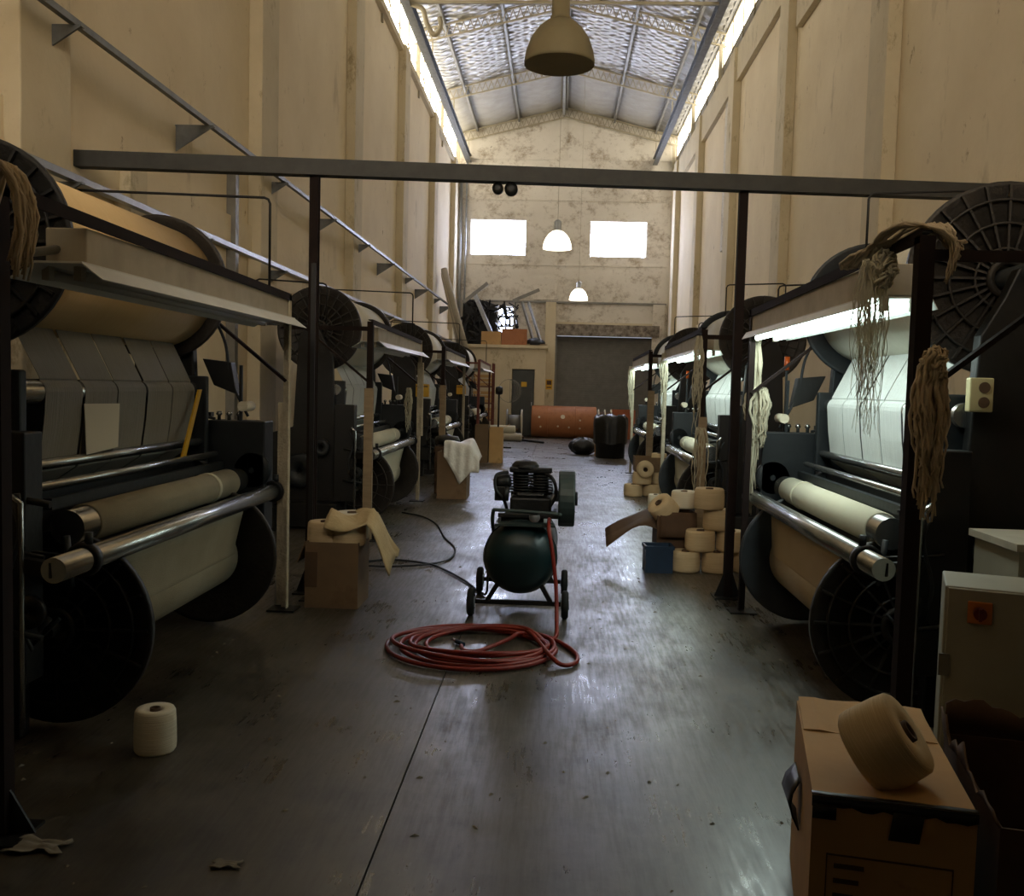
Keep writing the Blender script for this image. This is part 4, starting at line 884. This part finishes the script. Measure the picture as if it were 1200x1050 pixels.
# stand at the aisle
o = empty('floor_stand', (-1.55, 24.4, 0), 0, 'dark floor stand with round motor head on a thin pole near the grey door', 'stand')
b = MB(); b.bar((-.35, 0, .02), (.35, 0, .02), .06, .04); b.bar((0, -.3, .02), (0, .3, .02), .06, .04); b.build('base', 'black', o)
MB().cyl((0, 0, .04), (0, 0, 1.45), .025, n=10).build('pole', 'black', o)
MB().lathe([(0, -.1), (.09, -.09), (.12, 0), (.09, .09), (0, .1)], (0, 0, 1.5), (1, 0, 0), 18).build('motor_head', 'black', o)
b = MB()
for k in range(16):
    t = PI*k/15-PI/2; b.tube([(.28+.28*math.cos(t2)*math.cos(t), .10*math.sin(t), 1.5+.3*math.sin(t2)) for t2 in [PI*q/10-PI/2 for q in range(11)]], .004, 4)
b.lathe([(.295, -.01), (.305, -.01), (.305, .01), (.295, .01)], (.28, 0, 1.5), (0, 1, 0), 32, True); b.build('fan_guard', 'purlin', o)
# rolls on the floor before the store room
for k, (z, x0, x1, y) in enumerate(((.12, -2.3, -1.2, 28.0), (.12, -2.4, -1.05, 27.72), (.34, -2.35, -1.25, 27.86))):
    o = empty('cloth_roll', (0, y, z), 0, ['pale cloth roll on the floor before the grey door, rear of the lower two', 'pale cloth roll on the floor before the grey door, front of the lower two', 'pale cloth roll stacked on the two others before the grey door'][k], 'cloth roll', 'cloth rolls before the grey door')
    MB().lathe([(.04, 0), (.11, .01), (.12, .04), (.12, x1-x0-.04), (.11, x1-x0-.01), (.04, x1-x0)], (x0, 0, 0), (1, 0, 0), 20, True).build('rolled_cloth', 'cloth_cream' if k != 1 else 'fixture', o)
    MB().cyl((x0-.03, 0, 0), (x1+.06, 0, 0), .04, n=12).build('tube_core', 'core', o)
o = empty('cable_spool', (-1.35, 29.2, .46), 0, 'large grey spool standing on edge before the grey door', 'spool')
b = MB(); b.lathe([(.06, 0), (.45, 0), (.45, .04), (.06, .04)], (-.25, 0, 0), (1, 0, -.0), 32, True); b.build('spool_flange', 'purlin', o)
b = MB(); b.lathe([(.06, 0), (.45, 0), (.45, .04), (.06, .04)], (.2, 0, 0), (1, 0, 0), 32, True); b.build('spool_flange', 'fixture', o)
MB().cyl((-.22, 0, 0), (.22, 0, 0), .28, n=24).build('winding', 'shutter', o)
tag(MB().tube([(-1.9, 29.0, .05), (-.4, 27.0, .03)], .03, 8).build('pipe_on_floor', 'black'), 'thin dark pipe lying on the floor before the orange drum', 'pipe')
# shelf rack with wooden crates behind the red-posted loom
o = empty('crate_rack', (-2.45, 28.6, 0), 0, 'dark red rack stacked with wooden crates between the red-posted loom and grey door', 'rack')
for x in (-.45, .45):
    for y in (-.3, .3): MB().bar((x, y, 0), (x, y, 2.3), .05).build('upright', 'red', o)
for z in (.6, 1.1, 1.6, 2.1): MB().box(-.45, .45, -.3, .3, z-.03, z).build('shelf', 'red', o)
for k, z in enumerate((.6, 1.1, 1.6)):
    for j, x in enumerate((-.22, .22)):
        cr = empty('wooden_crate', (-2.45+x, 28.5, z), 0, 'wooden crate on the dark red rack, %s shelf, %s side' % (('lowest', 'middle', 'top')[k], ('wall', 'aisle')[j]), 'crate', 'wooden crates on the red rack')
        MB().box(-.19, .19, -.2, .2, 0, .02).build('crate_floor', 'wood', cr)
        for q in range(3): MB().box(-.2, .2, -.22, -.2, .02+q*.12, .11+q*.12).build('slat', 'card_light', cr)
        for sg in (-1, 1): MB().box(sg*.2-.008, sg*.2+.008, -.2, .2, .02, .36).build('side_board', 'card_light', cr)
# things stored on the store room roof and leaning in the corner
ZT = 2.98
for k, (x0, x1, h, y, m, lab) in enumerate(((-2.6, -1.95, .42, 30.95, 'card_light', 'tan carton on the store room roof, wall side of the pair'), (-1.93, -1.1, .52, 30.95, 'drum', 'orange brown carton on the store room roof, shutter side of the pair'))):
    carton(x0, x1, y, y+.33, h, m, lab, (), z=ZT, closed=True)
tag(MB().lathe([(0, 0), (.35, .02), (.33, .14), (.2, .24), (0, .28)], (-.83, 31.3, ZT), n=16).build('dark_bundle', 'black'), 'dark rounded bundle at the edge of the store room roof', 'bundle')
tag(MB().box(-1.15, -.45, 31.0, 31.35, ZT, ZT+.05).build('wooden_board', 'wood'), 'wooden board under the dark bundle on the store room roof', 'board')
def lean(pts, r, m, name, lab, cat='bar', grp=None, bar=True):
    b = MB()
    b.bar(pts[0], pts[1], r, r*1.6) if bar else b.cyl(pts[0], pts[1], r, n=12)
    return tag(b.build(name, m), lab, cat, grp)
lean([(-2.15, 31.3, ZT+.06), (-2.95, 31.7, 4.75)], .08, 'galv', 'leaning_channel', 'bright metal channel leaning on the store room roof before the dark scrap', 'channel')
lean([(-3.25, 31.2, 4.35), (-2.45, 31.2, 5.0)], .07, 'purlin', 'metal_bar', 'short grey bar tilted up over the scrap heap by the corner pipe')
lean([(-1.60, 31.3, 4.45), (-.75, 31.5, 4.85)], .07, 'purlin', 'metal_bar', 'short grey bar tilted up beside the far pillar')
lean([(-.62, 31.1, ZT+.05), (-1.10, 31.8, 4.45)], .06, 'purlin', 'leaning_bar', 'thin grey bar leaning near the pillar, outer of the pair')
lean([(-.85, 31.1, ZT+.05), (-1.32, 31.8, 4.45)], .06, 'purlin', 'leaning_bar', 'thin grey bar leaning near the pillar, inner of the pair')
lean([(-1.55, 31.9, ZT+.0), (-1.55, 31.9, 4.5)], .05, 'purlin', 'metal_bar', 'upright grey bar beside the small broken window')
b = MB()
for k in range(90):
    x = rnd(-3.3, -1.5); z = rnd(3.15, 4.45); a = rnd(-.5, .5); c = rnd(-.5, .5)
    b.bar((x, rnd(31.75, 32.05), z), (min(-1.45, x+a), rnd(31.75, 32.1), max(3.06, min(4.5, z+c))), rnd(.03, .08))
for k in range(16):
    x = rnd(-2.3, -1.6); z = rnd(3.3, 4.3)
    b.bar((x, 32.1, z), (x+rnd(-.3, .3), 32.15, min(4.5, z+rnd(-.3, .3))), rnd(.03, .07))
tag(b.build('scrap_heap', 'black'), 'tangled dark metal scrap piled before the small far window', 'scrap', kind='stuff')
tag(MB().grid(12, 8, lambda i, j: (-3.35+1.15*i, 32.12+.02*math.sin(i*12), 3.0+1.45*j+.1*math.sin(i*4)*j)).build('dark_tarpaulin', 'black', solid=.01), 'black tarpaulin hung behind the scrap in the far corner', 'tarpaulin')
for k in range(4):
    lean([(-2.62-.07*k, 26.3+k*.24, 2.56), (-3.36-.03*k, 26.8+k*.24, 4.9-.03*k)], .09, 'label' if k % 2 else 'fixture', 'leaning_tube', 'long white tube leaning on the wall beyond the third unlit loom, %s of four' % ('first', 'second', 'third', 'last')[k], 'tube', 'white tubes leaning on the wall', bar=False)
o = empty('storage_platform', (-3.26, 26.9, 0), 0, 'dark storage platform behind the last unlit loom carrying the leaning white tubes', 'platform')
MB().box(-.28, .76, -.7, .9, 2.4, 2.5).build('deck', 'purlin', o)
for x in (-.25, .70):
    for y in (-.6, .8): MB().bar((x, y, 0), (x, y, 2.4), .06).build('leg', 'purlin', o)
# things along the right hand wall
struct('trim_46', MB().box(XR-.1, XR, 15.8, 30.6, 8.1, 8.66), 'pilaster')
struct('trim_47', MB().box(XR-.1, XR, 11.3, 15.2, 7.3, 8.66), 'pilaster')
struct('trim_44', MB().box(XR-.04, XR, 21.5, 21.9, 4.8, 8.66), 'plaster_back')
# lint on the floor
b = MB()
for k in range(260):
    x = rnd(-2.2, 2.0); y = 2.6+9*random.random()**1.5; r = rnd(.002, .008)*(1.6 if k % 15 == 0 else 1)
    a = rnd(0, 6); l = rnd(1, 3.2); c, s_ = math.cos(a), math.sin(a)
    P_ = [(-l*r, -r), (0, -r*1.3), (l*r, -r*.4), (l*r*.8, r), (-l*r*.5, r*.8)]
    b.add([(x+p*c-q*s_, y+p*s_+q*c, .001) for p, q in P_]+[(x, y, .001+r*.9)], [(0, 1, 5), (1, 2, 5), (2, 3, 5), (3, 4, 5), (4, 0, 5)])
tag(b.build('lint_scraps', 'lintbit'), 'small pale scraps of lint scattered over the dark floor', 'lint', kind='stuff')
for x, y, r, a, lab in ((-1.72, 3.0, .09, 0, 'dusty rag bunched at the foot of the nearest unlit-row post'), (.42, 2.83, .04, 1, 'small pale scrap of paper on the floor before the nearest carton'), (-1.05, 2.95, .045, .3, 'small pale wood chip on the floor beyond the nearest post foot')):
    tag(MB().grid(8, 8, lambda i, j: (x+r*(i-.5)*2*(1+.2*math.sin(j*9)), y+r*(j-.5)*(1+.3*math.sin(i*7)), .004+r*.18*abs(math.sin(i*7+a)*math.cos(j*6)))).build('floor_rag' if r > .1 else 'floor_scrap', 'hank' if r > .1 else 'lintbit', solid=.003), lab, 'rag' if r > .1 else 'scrap')
